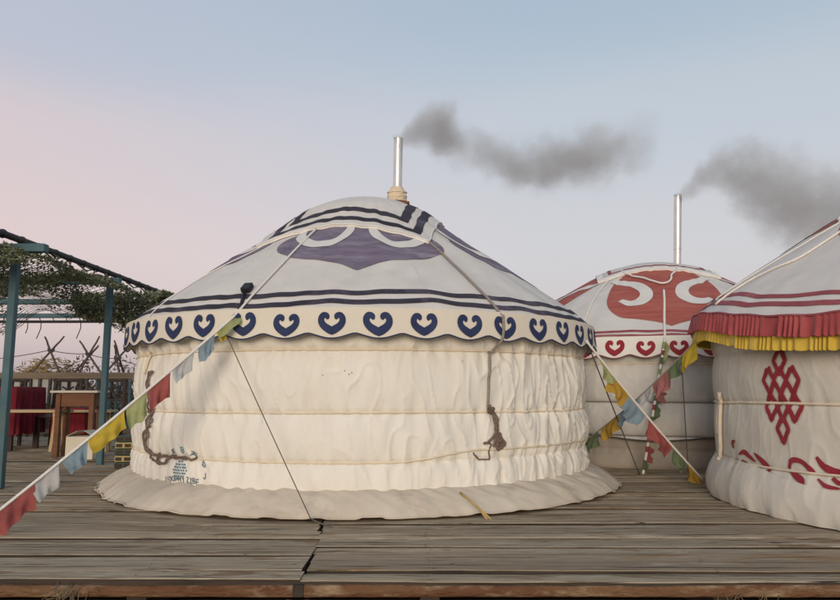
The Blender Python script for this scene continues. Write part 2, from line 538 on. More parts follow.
mb.box((-.575, 3.29, -.075), (-.525, 3.32, -.022), M['beamdark'], .006)
mb.tube([(-.60, 3.296, -.088), (-.55, 3.284, -.094), (-.50, 3.296, -.088)], .006, M['rust'])
mb.build('joint_clamp', deck)

# ------------------------------------------------------------------ the yurts
PROF_A = [(0, 2.775), (.15, 2.77), (.4, 2.72), (.65, 2.60), (.9, 2.40), (1.1, 2.25), (1.4, 2.05), (1.75, 1.80), (2.0, 1.62), (2.13, 1.52), (2.25, 1.40)]
PROF_B = [(0, 2.57), (.3, 2.55), (.6, 2.47), (.85, 2.36), (1.1, 2.22), (1.4, 2.05), (1.75, 1.82), (2.0, 1.62), (2.13, 1.52), (2.25, 1.41)]

def roof_surface(prof, seed, amp=.007, scale=1.0):
    pr = np.array([p[0] for p in prof]) * scale; pz = np.array([p[1] for p in prof])
    # soften the polyline
    rr = np.linspace(0, pr[-1], 400); zz = np.interp(rr, pr, pz)
    ker = np.hanning(31); ker /= ker.sum()
    pad = np.concatenate([zz[15:0:-1], zz, 2 * zz[-1] - zz[-2:-17:-1]])
    zs = np.convolve(pad, ker, 'valid')
    w1 = Wrinkle(5, 26, 9, 5, seed); w2 = Wrinkle(30, 80, 9, 14, seed + 1); rib = Wrinkle(36, 36, 1, 0, seed + 2)
    def S(th, r):
        th = np.asarray(th, float); r = np.asarray(r, float)
        z = np.interp(r, rr, zs)
        env = smooth(r, .3, 1.0)
        z = z + amp * env * (w1(th, r) + .35 * w2(th, r)) + amp * .5 * env * rib(th, r)
        return np.stack([r * np.cos(th), r * np.sin(th), z + 0 * th], -1)
    return S

def wall_surface(cords, R0, seed, bulge=.035, strength=None, base_flare=0.0, amp=.009):
    w1 = Wrinkle(45, 130, 12, 22, seed); w2 = Wrinkle(10, 38, 9, 9, seed + 1); w3 = Wrinkle(55, 95, 8, 5, seed + 2); w4 = Wrinkle(3, 9, 4, 1.0, seed + 3)
    w5 = Wrinkle(16, 62, 7, 11, seed + 4); w6 = Wrinkle(5, 22, 8, 9, seed + 5)
    w7 = Wrinkle(30, 90, 7, 16, seed + 6)
    cs = np.array(sorted(cords))
    def S(th, z):
        th = np.asarray(th, float); z = np.asarray(z, float)
        th, z = np.broadcast_arrays(th, z)
        dc = np.min(np.abs(z[..., None] - cs), axis=-1)
        i = np.clip(np.searchsorted(cs, z) - 1, 0, len(cs) - 2)
        span = cs[i + 1] - cs[i]
        tt = np.clip((z - cs[i]) / span, 0, 1)
        A = strength(th) if strength else 1.0
        b = bulge * np.sin(np.pi * tt) ** .8 * np.minimum(1, span / .3) * (1 + .3 * w4(th, z * 0))
        env = np.exp(-dc / .06)
        r = R0 + b + amp * (.9 * env * w1(th, z) * A + .55 * w2(th, z) + .8 * (A - .5) * w3(th, z))
        msk = smooth(w6(th, z), -.25, .55)
        ridge = np.maximum(0, 1 - np.abs(w5(th, z)) * 3.2) ** 2.6 * .013 * msk + np.maximum(0, 1 - np.abs(w7(th, z + .3)) * 3.2) ** 2.6 * .008 * (1 - msk)
        r = r + ridge * A ** 2 - .008 * np.exp(-(dc / .018) ** 2)
        r = r + base_flare * smooth(-z, -.45, -.05)
        return np.stack([r * np.cos(th), r * np.sin(th), z], -1)
    return S

# one ram's-horn heart: half outline, (u, v), u to the right, tip at (0, 0)
_hh = [(0, 0), (.15, .07), (.33, .22), (.46, .40), (.515, .60), (.49, .81), (.38, .97), (.245, 1.0), (.135, .94), (.085, .83), (.115, .70), (.19, .675), (.225, .72), (.262, .735),
       (.285, .68), (.265, .59), (.19, .50), (.09, .43), (0, .37)]
def heart_outline():
    a = spline(_hh[1:-1], 3)
    a = np.vstack([[_hh[0]], a, [_hh[-1]]])
    b = a[::-1][1:-1] * np.array([-1, 1])
    return np.vstack([a, b])
HEART = heart_outline()

def hanging(S_edge_r, z_top, z_bot, seed, flare=.01):
    w1 = Wrinkle(20, 70, 9, 3, seed)
    def S(th, z):
        th = np.asarray(th, float); z = np.asarray(z, float)
        u = np.clip((z_top - z) / (z_top - z_bot), 0, 1.3)
        r = S_edge_r + flare * u + .007 * u * w1(th, z)
        return np.stack([r * np.cos(th), r * np.sin(th), z + 0 * th], -1)
    return S

def scallop_valance(root, edge_r, z_top, z_hi, z_lo, n, th0, m_cloth, m_mark, m_pipe, seed, view):
    S = hanging(edge_r, z_top, z_lo, seed)
    mb = MB()
    nt_ = n * 12
    th = np.linspace(0, 2 * np.pi, nt_, endpoint=False)
    ph = ((th - R(th0)) * n / (2 * np.pi)) % 1.0
    zb = z_hi - (z_hi - z_lo) * (np.abs(np.cos(np.pi * ph)) ** 1.3)
    rows = [S(th, z_top + (zb - z_top) * u) for u in np.linspace(0, 1, 8)]
    mb.grid(np.array(rows), m_cloth, closed=True, flip=True)
    inner = np.array([r_ * np.array([.9985, .9985, 1]) for r_ in rows])
    mb.grid(inner, m_cloth, closed=True)
    e = S(th, zb); e = np.vstack([e, e[:1]])
    mb.tube(e, .0055, m_pipe, 6, cap=False)
    hw = .198 / (R(1) * edge_r); hh = .170
    g = np.random.RandomState(seed)
    for i in range(n):
        c = th0 + 360 / n * i
        cc = (c + 180) % 360 - 180
        jx, jz, js = g.uniform(-.35, .35), g.uniform(-.006, .006), g.uniform(.94, 1.05)
        k = g.uniform(-.06, .06)
        if view(cc):
            poly = [(c + jx + hw * js * (x + k * (y - .5)), z_lo + .018 + jz + hh * js * y) for x, y in HEART]
            fill(mb, S, poly, m_mark, .0045, .03, edge_r)
    mb.build('valance', root)
    return S

def tube_on(mb, S, path, r, m, n=6, off=None, seg=7):
    q = spline(np.array(path, float), n)
    p = surf_pt(S, np.radians(q[:, 0]), q[:, 1], r if off is None else off)
    mb.tube(p, r, m, seg)
    return p

def roof_mesh(mb, S, r_edge, m, r0=.02, nth=420, nr=70):
    th = np.linspace(0, 2 * np.pi, nth, endpoint=False)
    rows = [S(th, r) for r in np.linspace(r0, r_edge, nr)]
    mb.grid(np.array(rows), m, closed=True, flip=True)
    inn = [S(th, r) - np.array([0, 0, .02]) for r in (r_edge, r_edge - .2)]
    mb.grid(np.array([rows[-1]] + inn), m, closed=True, flip=True)

def wall_mesh(mb, S, z0, z1, m, nth=900, nz=110):
    th = np.linspace(0, 2 * np.pi, nth, endpoint=False)
    mb.grid(np.array([S(th, z) for z in np.linspace(z0, z1, nz)]), m, closed=True)

PATCH_A = ([(0, 1.79), (-5, 1.71), (-11, 1.64), (-18, 1.60), (-24, 1.54), (-29, 1.45), (-32, 1.34), (-31.5, 1.22), (-28, 1.12), (-22, .9), (-10, .72)],
           [(-28, 1.0), (-27, 1.12), (-24.5, 1.25), (-18, 1.36), (-11.6, 1.38), (-7.2, 1.28), (-5, 1.12), (-6, 1.0)], [.08, .085, .095, .105, .105, .10, .09, .07])
PATCH_B = ([(0, 2.11), (-6, 2.0), (-15, 1.94), (-20, 1.83), (-23.3, 1.67), (-25.5, 1.476), (-27.5, 1.25), (-27.5, 1.08), (-24, .82), (-10, .80)],
           [(-31, 1.10), (-27, 1.13), (-22, 1.18), (-14.5, 1.25), (-8.8, 1.41), (-7.7, 1.56), (-10, 1.67), (-13.6, 1.69), (-18, 1.635)], [.08, .10, .12, .135, .14, .135, .13, .11, .06])
def scroll_patch(mb, S, c, m, m_hook, shape):
    half, hook, wd = shape
    left = spline(half, 4)
    poly = [(c + a, t) for a, t in left] + [(c - a, t) for a, t in left[::-1][:-1]]
    fill(mb, S, poly, m, .005, .05, 1.4)
    for sg in (1, -1):
        ribbon(mb, S, [(c + sg * a, t) for a, t in hook], wd, m_hook, .010, 8, 1.4, across=5)

def eave_stripes(mb, S, bands, m, kink_c, amp=.018):
    th = np.linspace(0, 360, 361)
    kink = amp * (np.abs(((th - kink_c) / 72 + .5) % 1.0 - .5) * 4 - 1)
    for a, b in bands:
        rows = []
        for u in np.linspace(0, 1, 4):
            rows.append(surf_pt(S, np.radians(th), a + (b - a) * u + kink + .004 * np.sin(np.radians(th) * 17 + a * 50), .005))
        mb.grid(np.array(rows), m)

def crown_cover(root, S, mid_th, hx, hy, m, m_trim, stripes, lift=.026):
    """a rectangular cloth over the crown, half sizes hx (sideways) and hy (front to back); stripes are insets of its outline"""
    n = 720
    th = np.linspace(0, 2 * np.pi, n, endpoint=False)
    wob = Wrinkle(6, 30, 7, 0, 91)
    def outline(ax, ay, w_=.012):
        a = th - R(mid_th)
        r = 1.0 / np.maximum(np.abs(np.sin(a)) / ax, np.abs(np.cos(a)) / ay)
        return r * (1 + w_ * wob(th, 0) * .6)
    E = outline(hx, hy)
    mb = MB()
    rows = [surf_pt(S, th, np.maximum(E * u, .012), lift + .012 * max(0, u - .8)) for u in np.linspace(.01, 1, 44)]
    mb.grid(np.array(rows), m, closed=True, flip=True)
    mb.grid(np.array([rows[-1], surf_pt(S, th, E * 1.006, .006)]), m_trim, closed=True, flip=True)
    mb.tube(np.vstack([rows[-1], rows[-1][:1]]), .006, m_trim, 6, cap=False)
    for (x0, y0, x1, y1, mm) in stripes:
        a_, b_ = outline(x0, y0), outline(x1, y1)
        rs_ = [surf_pt(S, th, a_ + (b_ - a_) * u, lift + .005) for u in (0, .33, .67, 1)]
        mb.grid(np.array(rs_), mm, closed=True, flip=True)
    mb.build('crown_cover', root)

def chimney(root, p, z0, z1, r, tilt, wrap=None):
    mb = MB()
    x, y = p
    n = 14
    zs = np.linspace(z0, z1, n)
    pts = [(x + tilt[0] * (z - z0) / (z1 - z0), y + tilt[1] * (z - z0) / (z1 - z0), z) for z in zs]
    mb.tube(pts, r, M['steel'], 28, cap=False)
    inner = pts[-5:]
    mb.tube(inner[::-1], r * .93, M['beamdark'], 20, cap=False)
    zr = z0 + (z1 - z0) * .33
    o = np.array(pts[4])
    for q in (pts[4], pts[-1]):
        a = np.linspace(0, 2 * np.pi, 29)
        mb.tube(np.array([(q[0] + r * math.cos(t), q[1] + r * math.sin(t), q[2]) for t in a]), .0035, M['steel'], 6, cap=False)
    ch = mb.build('chimney', root)
    if wrap:
        wb = MB()
        th = np.linspace(0, 2 * np.pi, 40, endpoint=False)
        wk = Wrinkle(3, 9, 6, 60, 5)
        rows = []
        for u in np.linspace(0, 1, 16):
            rad = wrap * (.72 + .42 * math.sin(math.pi * min(1, .12 + u * .95)) ** .7) * (1 + .05 * wk(th, u))
            rows.append(np.stack([x + rad * np.cos(th), y + rad * np.sin(th), z0 + .14 + u * wrap * 2.0 + 0 * th], -1))
        wb.grid(np.array(rows), M['wrap'], closed=True)
        for u in (.2, .45, .7):
            a = np.linspace(0, 2 * np.pi, 40)
            rad = wrap * 1.13
            wb.tube(np.stack([x + rad * np.cos(a), y + rad * np.sin(a), z0 + .14 + u * wrap * 2 + .012 * np.sin(a)], -1), .006, M['cord'], 6, cap=False)
        wb.build('pipe_wrap', ch)
        pb = MB()
        mt = Matrix.Translation((x + .055, y - .08, z0 + .125)) @ Matrix.Rotation(R(-8), 4, 'X') @ Matrix.Rotation(R(8), 4, 'Y')
        pb.box((-.075, -.06, -.012), (.075, .06, .012), M['rust'], .004, mt)
        pb.build('flashing_plate', ch)
    return ch

def cord_ring(root, S, z_of, r, m, lo=0, hi=360):
    mb = MB()
    th = np.linspace(R(lo), R(hi), 361)
    z = z_of(np.degrees(th))
    p = surf_pt(S, th, z, r * .8)
    mb.tube(p, r, m, 7, cap=False)
    mb.build('cord', root)

# ============ the cream yurt with navy hearts
AX, AY = -0.55, 7.12
yA = empty('yurt', (AX, AY, 0), 'large cream yurt with navy hearts round its eave and a puffy skirt', 'yurt')
def strA(th):
    d = (np.degrees(th) + 360) % 360 - 360       # -360..0
    return .98 + .55 * smooth(d, -72, -52) * (1 - smooth(d, 0, 40)) + .25 * (1 - smooth(d, -150, -125))
CA = [0.10, 0.345, 0.689, 1.14, 1.42]
SwA = wall_surface(CA, 2.128, 21, .028, strA, amp=.013)
mb = MB()
wall_mesh(mb, SwA, .05, 1.44, M['cream'], 1200, 140)
# small spots on the cloth
for th_, z_ in [(-89.5, .985), (-88.7, .96), (-93.6, .955), (-88.2, .97), (-66.5, 1.06)]:
    fill(mb, SwA, [(th_ + .13 * math.cos(a), z_ + .005 * math.sin(a)) for a in np.linspace(0, 6.28, 9)[:-1]], M['greyrope'], .003)
# printed mark near the doorway: arc of characters, oval of grains, row of letters
ec, ez = -125.2, .285
def mark(pts, wd, m=M['inkmark']): ribbon(mb, SwA, pts, wd, m, .004, 4, 2.14)
for a0, chars in [(150, 0), (118, 1), (88, 2), (58, 3), (24, 4), (-4, 5)]:
    a = R(a0); cx_ = ec + 6.6 * math.cos(a); cz_ = ez - .045 + .165 * math.sin(a)
    q = lambda x, y: (cx_ + .9 * (x * math.sin(a) + .4 * y * math.cos(a)) * 1.1, cz_ + .026 * (y * math.sin(a) - x * .9 * math.cos(a)))
    st = [[(-.8, .6), (.8, .6)], [(0, 1), (-.1, .2), (-.8, -.9)], [(.1, .2), (.8, -.9)], [(-.7, -.1), (.7, -.1)]] if chars in (0, 1, 3) else \
         [[(-.7, .8), (.7, .8), (.7, -.1), (-.7, -.1), (-.7, .8)], [(0, -.1), (-.2, -1)]] if chars == 4 else \
         [[(-.9, .4), (.3, .9), (.9, .2), (.6, -.9)]] if chars == 5 else [[(-.5, .7), (.5, .7), (.6, -.6), (-.5, -.6), (-.5, .7)], [(-.5, 0), (.5, .1)]]
    for s_ in st: mark([q(*p) for p in s_], .009, M['bluemark'] if chars == 2 else M['inkmark'])
gm = np.random.RandomState(4)
for i in range(-3, 4):
    for j in range(-3, 4):
        x, y = i * .62 + (j % 2) * .31, j * .021
        if (x / 2.1) ** 2 + (y / .066) ** 2 < 1:
            c0, c1 = ec - .3 + x, ez - .03 + y
            fill(mb, SwA, [(c0 + .25 * math.cos(a), c1 + .0085 * math.sin(a)) for a in np.linspace(0, 6.28, 9)[:-1]], M['bluemark'] if (i + j) % 2 else M['inkmark'], .004)
glyph = {'I': [[(0, 0), (0, 1)]], 'O': [[(-.3, .2), (-.3, .8), (0, 1), (.3, .8), (.3, .2), (0, 0), (-.3, .2)]], 'P': [[(-.3, 0), (-.3, 1), (.2, 1), (.3, .75), (.2, .5), (-.3, .5)]],
         'M': [[(-.35, 0), (-.35, 1)], [(-.35, 1), (0, .4), (.35, 1)], [(.35, 1), (.35, 0)]], 'Y': [[(-.3, 1), (0, .5)], [(.3, 1), (0, .5)], [(0, .5), (0, 0)]],
         'Z': [[(-.3, 1), (.3, 1)], [(.3, 1), (-.3, 0)], [(-.3, 0), (.3, 0)]], 'B': [[(-.3, 0), (-.3, 1), (.2, .95), (.25, .7), (-.3, .5)], [(-.3, .5), (.3, .4), (.3, .1), (-.3, 0)]],
         'E': [[(.3, 1), (-.3, 1), (-.3, 0), (.3, 0)], [(-.3, .5), (.2, .5)]]}
for i, ch_ in enumerate('IIOOPMYZZBE'):
    c0 = ec - 5.0 + i * .98; z0 = ez - .125 - .010 * abs(i - 5) / 5 + .004 * (i % 2) + .012
    for s_ in glyph[ch_]: mark([(c0 + .95 * x, z0 + .036 * y) for x, y in s_], .008)
mb.build('wall', yA)
SrA = roof_surface(PROF_A, 31)
mb = MB()
roof_mesh(mb, SrA, 2.25, M['oldroof'])
for k in range(5): scroll_patch(mb, SrA, -88 - 72 * k, M['purple'], M['hook'], PATCH_A)
eave_stripes(mb, SrA, [(2.065, 2.115), (2.16, 2.20)], M['stripe'], -73)
# seams between the roof panels
for k in range(10):
    ribbon(mb, SrA, [(-73 - 36 * k, r_) for r_ in (1.1, 1.4, 1.7, 2.0, 2.24)], .006, M['greycanvas'], .003, 6, 1.8)
mb.build('roof', yA)
scallop_valance(yA, 2.258, 1.425, 1.245, 1.208, 43, -83.3, M['white'], M['navy'], M['navy'], 41, lambda c: -175 < c < 15)
crown_cover(yA, SrA, -98, .775, 1.06, M['oldroof'], M['edge'], [(.69, .985, .615, .92, M['stripe']), (.555, .825, .475, .755, M['stripe'])])
# skirt
mb = MB()
th = np.linspace(0, 2 * np.pi, 700, endpoint=False)
ws1 = Wrinkle(3, 9, 5, 0, 51); ws2 = Wrinkle(18, 70, 12, 7, 52); ws3 = Wrinkle(60, 130, 9, 12, 53)
rows = []
for u in np.linspace(0, 1, 22):
    rad = 2.10 + (.335 + .04 * ws1(th, 0) + .010 * ws2(th, 0) + .006 * ws3(th, 0)) * u
    z = .138 * (1 - u) ** 1.6 + .048 * math.sin(math.pi * u) ** .8 + .024 * (1 - u ** 6) + .011 * ws2(th, u * 2) * (.3 + u) * (1.2 - u) + .006 * ws3(th, u * 2) * (1.1 - u)
    if u > .97: z = .006 + .012 * smooth(ws2(th, 3.0), 0, .8)
    rows.append(np.stack([rad * np.cos(th), rad * np.sin(th), z + .006], -1))
mb.grid(np.array(rows), M['skirt'], closed=True, flip=True)
e = rows[-1] + np.array([0, 0, .006]); e = np.vstack([e, e[:1]])
mb.tube(e, .005, M['skirt'], 6, cap=False)
mb.build('skirt', yA)
cord_ring(yA, SwA, lambda d: 1.14 + .006 * np.sin(np.radians(d) * 5), .010, M['cord'])
cord_ring(yA, SwA, lambda d: .689 + .008 * np.sin(np.radians(d) * 4 + 1), .009, M['cord'])
cord_ring(yA, SwA, lambda d: .345 + .075 * smooth((d + 360) % 360 - 360, -82, -62) * (1 - smooth((d + 360) % 360 - 360, -10, 20)), .009, M['cord'])
chimney(yA, (.314, -.12), 2.60, 3.436, .047, (.012, 0), .088)
# brown tie rope down the right of the front, with its tassel
mb = MB()
tube_on(mb, SrA, [(-61.6, 1.27), (-60.6, 1.45), (-60.1, 1.7), (-60.0, 1.95), (-59.4, 2.2), (-59.3, 2.25)], .011, M['greyrope'], off=.012)
def SvA(th, z):
    th = np.asarray(th, float); z = np.asarray(z, float); r = 2.272 - smooth(-z, -1.24, -1.12) * .11
    return np.stack([r * np.cos(th), r * np.sin(th), z + 0 * th], -1)
tube_on(mb, SvA, [(-59.3, 1.405), (-59.2, 1.3), (-59.5, 1.22), (-60.1, 1.13)], .011, M['greyrope'], off=.01)
tube_on(mb, SwA, [(-60.1, 1.13), (-60.5, .92), (-60.6, .73)], .011, M['greyrope'], off=.012)
for dx in (-.35, 0, .4, .2):
    tube_on(mb, SwA, [(-60.5, .74), (-59.6 + dx * .5, .69), (-59 + dx * 1.5, .63), (-58.9 + dx, .56), (-59.4 + dx * 2.2, .50), (-60 + dx * 4, .44 + abs(dx) * .06)], .010, M['brownrope'], off=.022 + .01 * abs(dx))
for a, b in [((-57.7, .50), (-56.6, .455)), ((-58.5, .52), (-57.2, .44)), ((-59.3, .5), (-58.2, .43))]:
    tube_on(mb, SwA, [(-59.2, .58), a, b, (b[0] - 1.0, b[1] - .005), (-59, .56)], .009, M['brownrope'], off=.024)
tube_on(mb, SwA, [(-60.2, .46), (-60.6, .40), (-60.3, .345), (-62, .345), (-63.5, .375), (-64, .40)], .006, M['brownrope'], off=.01)
for s_ in range(3):
    tube_on(mb, SwA, [(-60.8, .73 - .02 * s_), (-60.1, .715 - .02 * s_), (-59.5, .73 - .02 * s_)], .010, M['brownrope'], off=.03)
mb.build('tie_rope', yA, label='brown tie rope knotted into a hanging tassel')
# twisted hank of rope at the left
mb = MB()
for i in range(4):
    pth = [(-142.2 + .5 * i, 1.0), (-143.6 + .9 * math.sin(i * 2), .90), (-141.5 + .9 * math.sin(i * 2 + 1), .80), (-143.2 + .8 * math.sin(i * 3), .70), (-141.2 + .8 * math.sin(i), .60), (-142.6 + .7 * math.sin(i * 2 + 2), .50), (-141.0 + .4 * i, .41), (-138 + .3 * i, .37), (-133, .355 - .006 * i), (-127, .345), (-121.5, .333 + .004 * i)]
    pth = [(a_ + 3.4 * smooth(t_, .36, .5) + ((1.7 if i % 2 else -1.3) * math.sin(t_ * 27 + i * .5) if t_ > .42 else 0), t_ + (.012 * math.sin(a_ * 1.7 + i * 1.6) if t_ < .42 else 0)) for a_, t_ in pth]
    tube_on(mb, SwA, pth, .0065, M['brownrope'], off=.018 + .006 * (i % 2))
tube_on(mb, SwA, [(-137, .37), (-135.2, .345), (-133.4, .30), (-131.2, .285), (-129.5, .31), (-129, .345)], .010, M['brownrope'], off=.024)
tube_on(mb, SwA, [(-137.5, .37), (-136.4, .325), (-134.5, .29), (-132, .28)], .008, M['brownrope'], off=.018)
tube_on(mb, SwA, [(-142.3, 1.17), (-142.1, 1.08), (-142.3, .98)], .012, M['cord'], off=.016)
mb.build('rope_hank', yA, label='brown twisted rope hank looped along the lower cord')
mb = MB()
tube_on(mb, SrA, [(-131.5, 1.29), (-137, 1.5), (-140, 1.7), (-140, 1.9), (-138.5, 2.1), (-137, 2.25)], .0055, M['whiterope'], off=.008)
mb.build('roof_cord', yA)

# ============ the far yurt with red scrolls
BX, BY = 3.24, 9.66
yB = empty('yurt', (BX, BY, 0), 'grey walled yurt with red scroll roof between and behind the other yurts', 'yurt')
CB = [0.02, 0.36, 0.72, 1.14, 1.42]
SwB = wall_surface(CB, 2.13, 61, .04, None)
mb = MB()
th = np.linspace(0, 2 * np.pi, 700, endpoint=False)
wl = Wrinkle(3, 12, 5, 0, 66)
zb = .335 + .03 * wl(th, 0)
mb.grid(np.array([SwB(th, zb + (1.44 - zb) * u) for u in np.linspace(0, 1, 90)]), M['greycanvas'], closed=True)
lip = SwB(th, zb); mb.tube(np.vstack([lip, lip[:1]]), .008, M['darkrope'], 6, cap=False)
mb.build('wall', yB)
SiB = wall_surface([0.0, .2, .45], 2.06, 71, .03, None)
mb = MB(); wall_mesh(mb, SiB, 0.0, .46, M['innerfelt'], 400, 24)
mb.build('inner_layer', yB)
SrB = roof_surface(PROF_B, 81)
mb = MB()
roof_mesh(mb, SrB, 2.25, M['oldroof'])
for k in range(5): scroll_patch(mb, SrB, -103.5 - 72 * k, M['red'], M['hook'], PATCH_B)
eave_stripes(mb, SrB, [(2.15, 2.18), (2.205, 2.23)], M['maroon'], -60, .006)
mb.build('roof', yB)
scallop_valance(yB, 2.258, 1.43, 1.235, 1.195, 43, -102.6, M['edge'], M['crimson'], M['maroon'], 141, lambda c: -175 < c < 0)
crown_cover(yB, SrB, -103.5, .74, .83, M['oldroof'], M['edge'], [(.735, .825, .67, .76, M['edge']), (.60, .69, .56, .65, M['maroon'])])
for z_ in (.36, .72, 1.14): cord_ring(yB, SwB, lambda d, z_=z_: z_ + .006 * np.sin(np.radians(d) * 5), .009, M['greyrope'] if z_ < 1 else M['cord'])
chimney(yB, (.225, -.35), 2.40, 3.49, .05, (.06, 0), None)
mb = MB()
tube_on(mb, SrB, [(-134.6, .83), (-125, .98), (-116, 1.10), (-108, 1.24), (-103.2, 1.30), (-98, 1.2), (-95.5, 1.05), (-88, .85)], .012, M['whiterope'], off=.034)
tube_on(mb, SrB, [(-140, .95), (-137, 1.3), (-132.6, 1.8), (-131, 2.1)], .010, M['whiterope'], off=.012)
mb.build('roof_cord', yB)

# ============ the near yurt at the right with fringe and knot
CX, CY = 4.58, 5.35
yC = empty('yurt', (CX, CY, 0), 'ecru yurt with red and yellow pleated fringe and a red knot on its wall', 'yurt')
CC = [0.0, 0.31, 0.76, 1.14, 1.42]
SwC = wall_surface(CC, 2.155, 161, .020, lambda th: .62 + 0 * th, .07, .010)
mb = MB()
wall_mesh(mb, SwC, .012, 1.34, M['ecru'], 1200, 130)
kc, kz, kw, kh = -166.2, .812, 5.1, .32
for u, v in [(0, .75), (-.55, .33), (0, .33), (.55, .33), (-.275, .03), (.275, .03), (-.55, -.24), (0, -.24), (.55, -.24), (0, -.70)]:
    pts = [(kc + kw * (u + a), kz + kh * (v + b)) for a, b in ((0, .29), (.27, 0), (0, -.29), (-.27, 0))]
    q = []
    for i in range(4):
        a, b = pts[i], pts[(i + 1) % 4]
        q += [(a[0] + (b[0] - a[0]) * f, a[1] + (b[1] - a[1]) * f) for f in (0, .33, .67)]
    ribbon(mb, SwC, q, .034, M['crimson'], .008, 2, 2.2, closed=True)
def rs(pts, wd): ribbon(mb, SwC, pts, np.array(wd) * 1.02, M['crimson'], .009, 8, 2.2)
rs([(-180.5, 0.370), (-178.5, 0.395), (-176.5, 0.370), (-174.5, 0.340)], [.01, .035, .03, .012])
rs([(-175, 0.400), (-173.4, 0.370), (-171.2, 0.330), (-170.2, 0.290), (-171.5, 0.275)], [.008, .035, .04, .03, .01])
rs([(-179.2, 0.330), (-177.8, 0.315), (-176.8, 0.295), (-177, 0.270)], [.02, .03, .03, .008])
rs([(-174.4, 0.295), (-173, 0.265), (-171, 0.270)], [.02, .03, .01])
rs([(-165.2, .33), (-164.5, .385), (-162.4, .385), (-160.4, .34), (-159.5, .315)], [.02, .035, .03, .03, .006])
rs([(-165.2, .315), (-163.4, .285), (-161.8, .26), (-161.4, .215)], [.02, .035, .04, .008])
rs([(-159.4, .425), (-158.3, .375), (-156.5, .345), (-154.8, .335), (-154.2, .30), (-155.2, .275), (-156.6, .30)], [.02, .04, .045, .04, .03, .025, .02])
rs([(-159.1, .285), (-157.3, .25), (-155, .245)], [.01, .025, .012])
rs([(-153.5, 1.08), (-153.4, .8), (-153.5, .5)], [.016, .016, .016])
rs([(178, .47), (176.6, .45), (176.9, .41)], [.01, .03, .02])
mb.build('wall', yC)
# overlapping lower flap
mb = MB()
th = np.linspace(R(150), R(270), 320)
wf = Wrinkle(20, 70, 10, 10, 171)
ztop = .335 - .11 * smooth(np.degrees(th), 175, 208)
rows = []
for u in np.linspace(0, 1, 16):
    z = ztop * (1 - u) + .006 * u
    p = SwC(th, np.maximum(z, .012)); rr = np.hypot(p[..., 0], p[..., 1])
    r2 = rr + .014 + .022 * u + .004 * wf(th, z * 3) * (.3 + u)
    rows.append(np.stack([r2 * np.cos(th), r2 * np.sin(th), z], -1))
mb.grid(np.array(rows), M['ecru'])
mb.build('base_flap', yC)
PROF_C = [(r * 1.025, z) for r, z in PROF_A]
SrC0 = roof_surface(PROF_C, 181, .006)
def sagC(th):      # the eave hangs lower on the side towards the deck edge
    d_ = (np.degrees(th) + 720) % 360
    return .07 - .15 * smooth(d_, 168, 206) * (1 - smooth(d_, 250, 310)) - .07 * (1 - smooth(d_, 60, 130)) - .07 * smooth(d_, 310, 350)
def SrC(th, r):
    p = SrC0(th, r)
    p[..., 2] += sagC(np.asarray(th, float)) * smooth(np.asarray(r, float), .5, 2.3)
    return p
mb = MB()
roof_mesh(mb, SrC, 2.306, M['oldroof'])
for k in range(5): scroll_patch(mb, SrC, -143 - 72 * k, M['red'], M['hook'], PATCH_A)
eave_stripes(mb, SrC, [(2.14, 2.175), (2.21, 2.245)], M['maroon'], -160, .006)
mb.build('roof', yC)
def fringe(root, name, r_top, z_top, z_bot, m, seed, n=250, bulge=0.02):
    g = np.random.RandomState(seed)
    # uneven pleats: warp the angle
    th = np.linspace(0, 2 * np.pi, n * 9, endpoint=False)
    ww = Wrinkle(8, 40, 8, 0, seed); ww2 = Wrinkle(5, 22, 6, 0, seed + 1)
    ph = th * n + 4.0 * ww(th * 2, 0) + 2.0 * ww2(th * 4, 3.0)
    rows = []
    for u in np.linspace(0, 1, 9):
        a = bulge * (.25 + .75 * u)
        s = np.sin(ph + .25 * np.sin(u * 3 + th * 31))
        r = r_top + .012 * u + a * np.sign(s) * np.abs(s) ** .9 * (1 + .8 * ww2(th * 3, 1.0)).clip(.25, 2)
        z = z_top + (z_bot - z_top) * u + u * .012 * ww2(th, 0) + u * .006 * np.cos(ph)
        rows.append(np.stack([r * np.cos(th), r * np.sin(th), z + sagC(th)], -1))
    mb = MB(); mb.grid(np.array(rows), m, closed=True, flip=True)
    return mb.build(name, root)
fringe(yC, 'yellow_fringe', 2.30, 1.34, 1.175, M['yellowfringe'], 191, 265, .017)
fringe(yC, 'red_fringe', 2.322, 1.40, 1.265, M['redfringe'], 193, 250, .019)
mb = MB()
th = np.linspace(0, 2 * np.pi, 240); mb.tube(np.stack([2.318 * np.cos(th), 2.318 * np.sin(th), 1.402 + sagC(th) + .004 * np.sin(th * 40)], -1), .010, M['maroon'], 6, cap=False)
mb.build('eave_tape', yC)
crown_cover(yC, SrC, -143, .78, 1.05, M['oldroof'], M['edge'], [(.69, .975, .63, .92, M['maroon']), (.555, .825, .495, .765, M['maroon'])])
cord_ring(yC, SwC, lambda d: .755 + .01 * np.sin(np.radians(d) * 6), .0105, M['cord'])
cord_ring(yC, SwC, lambda d: .315 + .01 * np.sin(np.radians(d) * 5 + 2), .009, M['cord'])
mb = MB()
tube_on(mb, SwC, [(170.6, .83), (170.2, .78), (170.5, .72), (170.2, .55), (169.4, .40), (168.6, .33), (168.2, .28)], .017, M['cord'], off=.02)
tube_on(mb, SwC, [(171.5, .81), (170.4, .76), (169.2, .70), (168.9, .6), (169.2, .5)], .010, M['cord'], off=.03)
tube_on(mb, SwC, [(169.4, .80), (170.5, .77), (171.6, .74)], .014, M['cord'], off=.03)
mb.build('wall_tie', yC)
mb = MB()
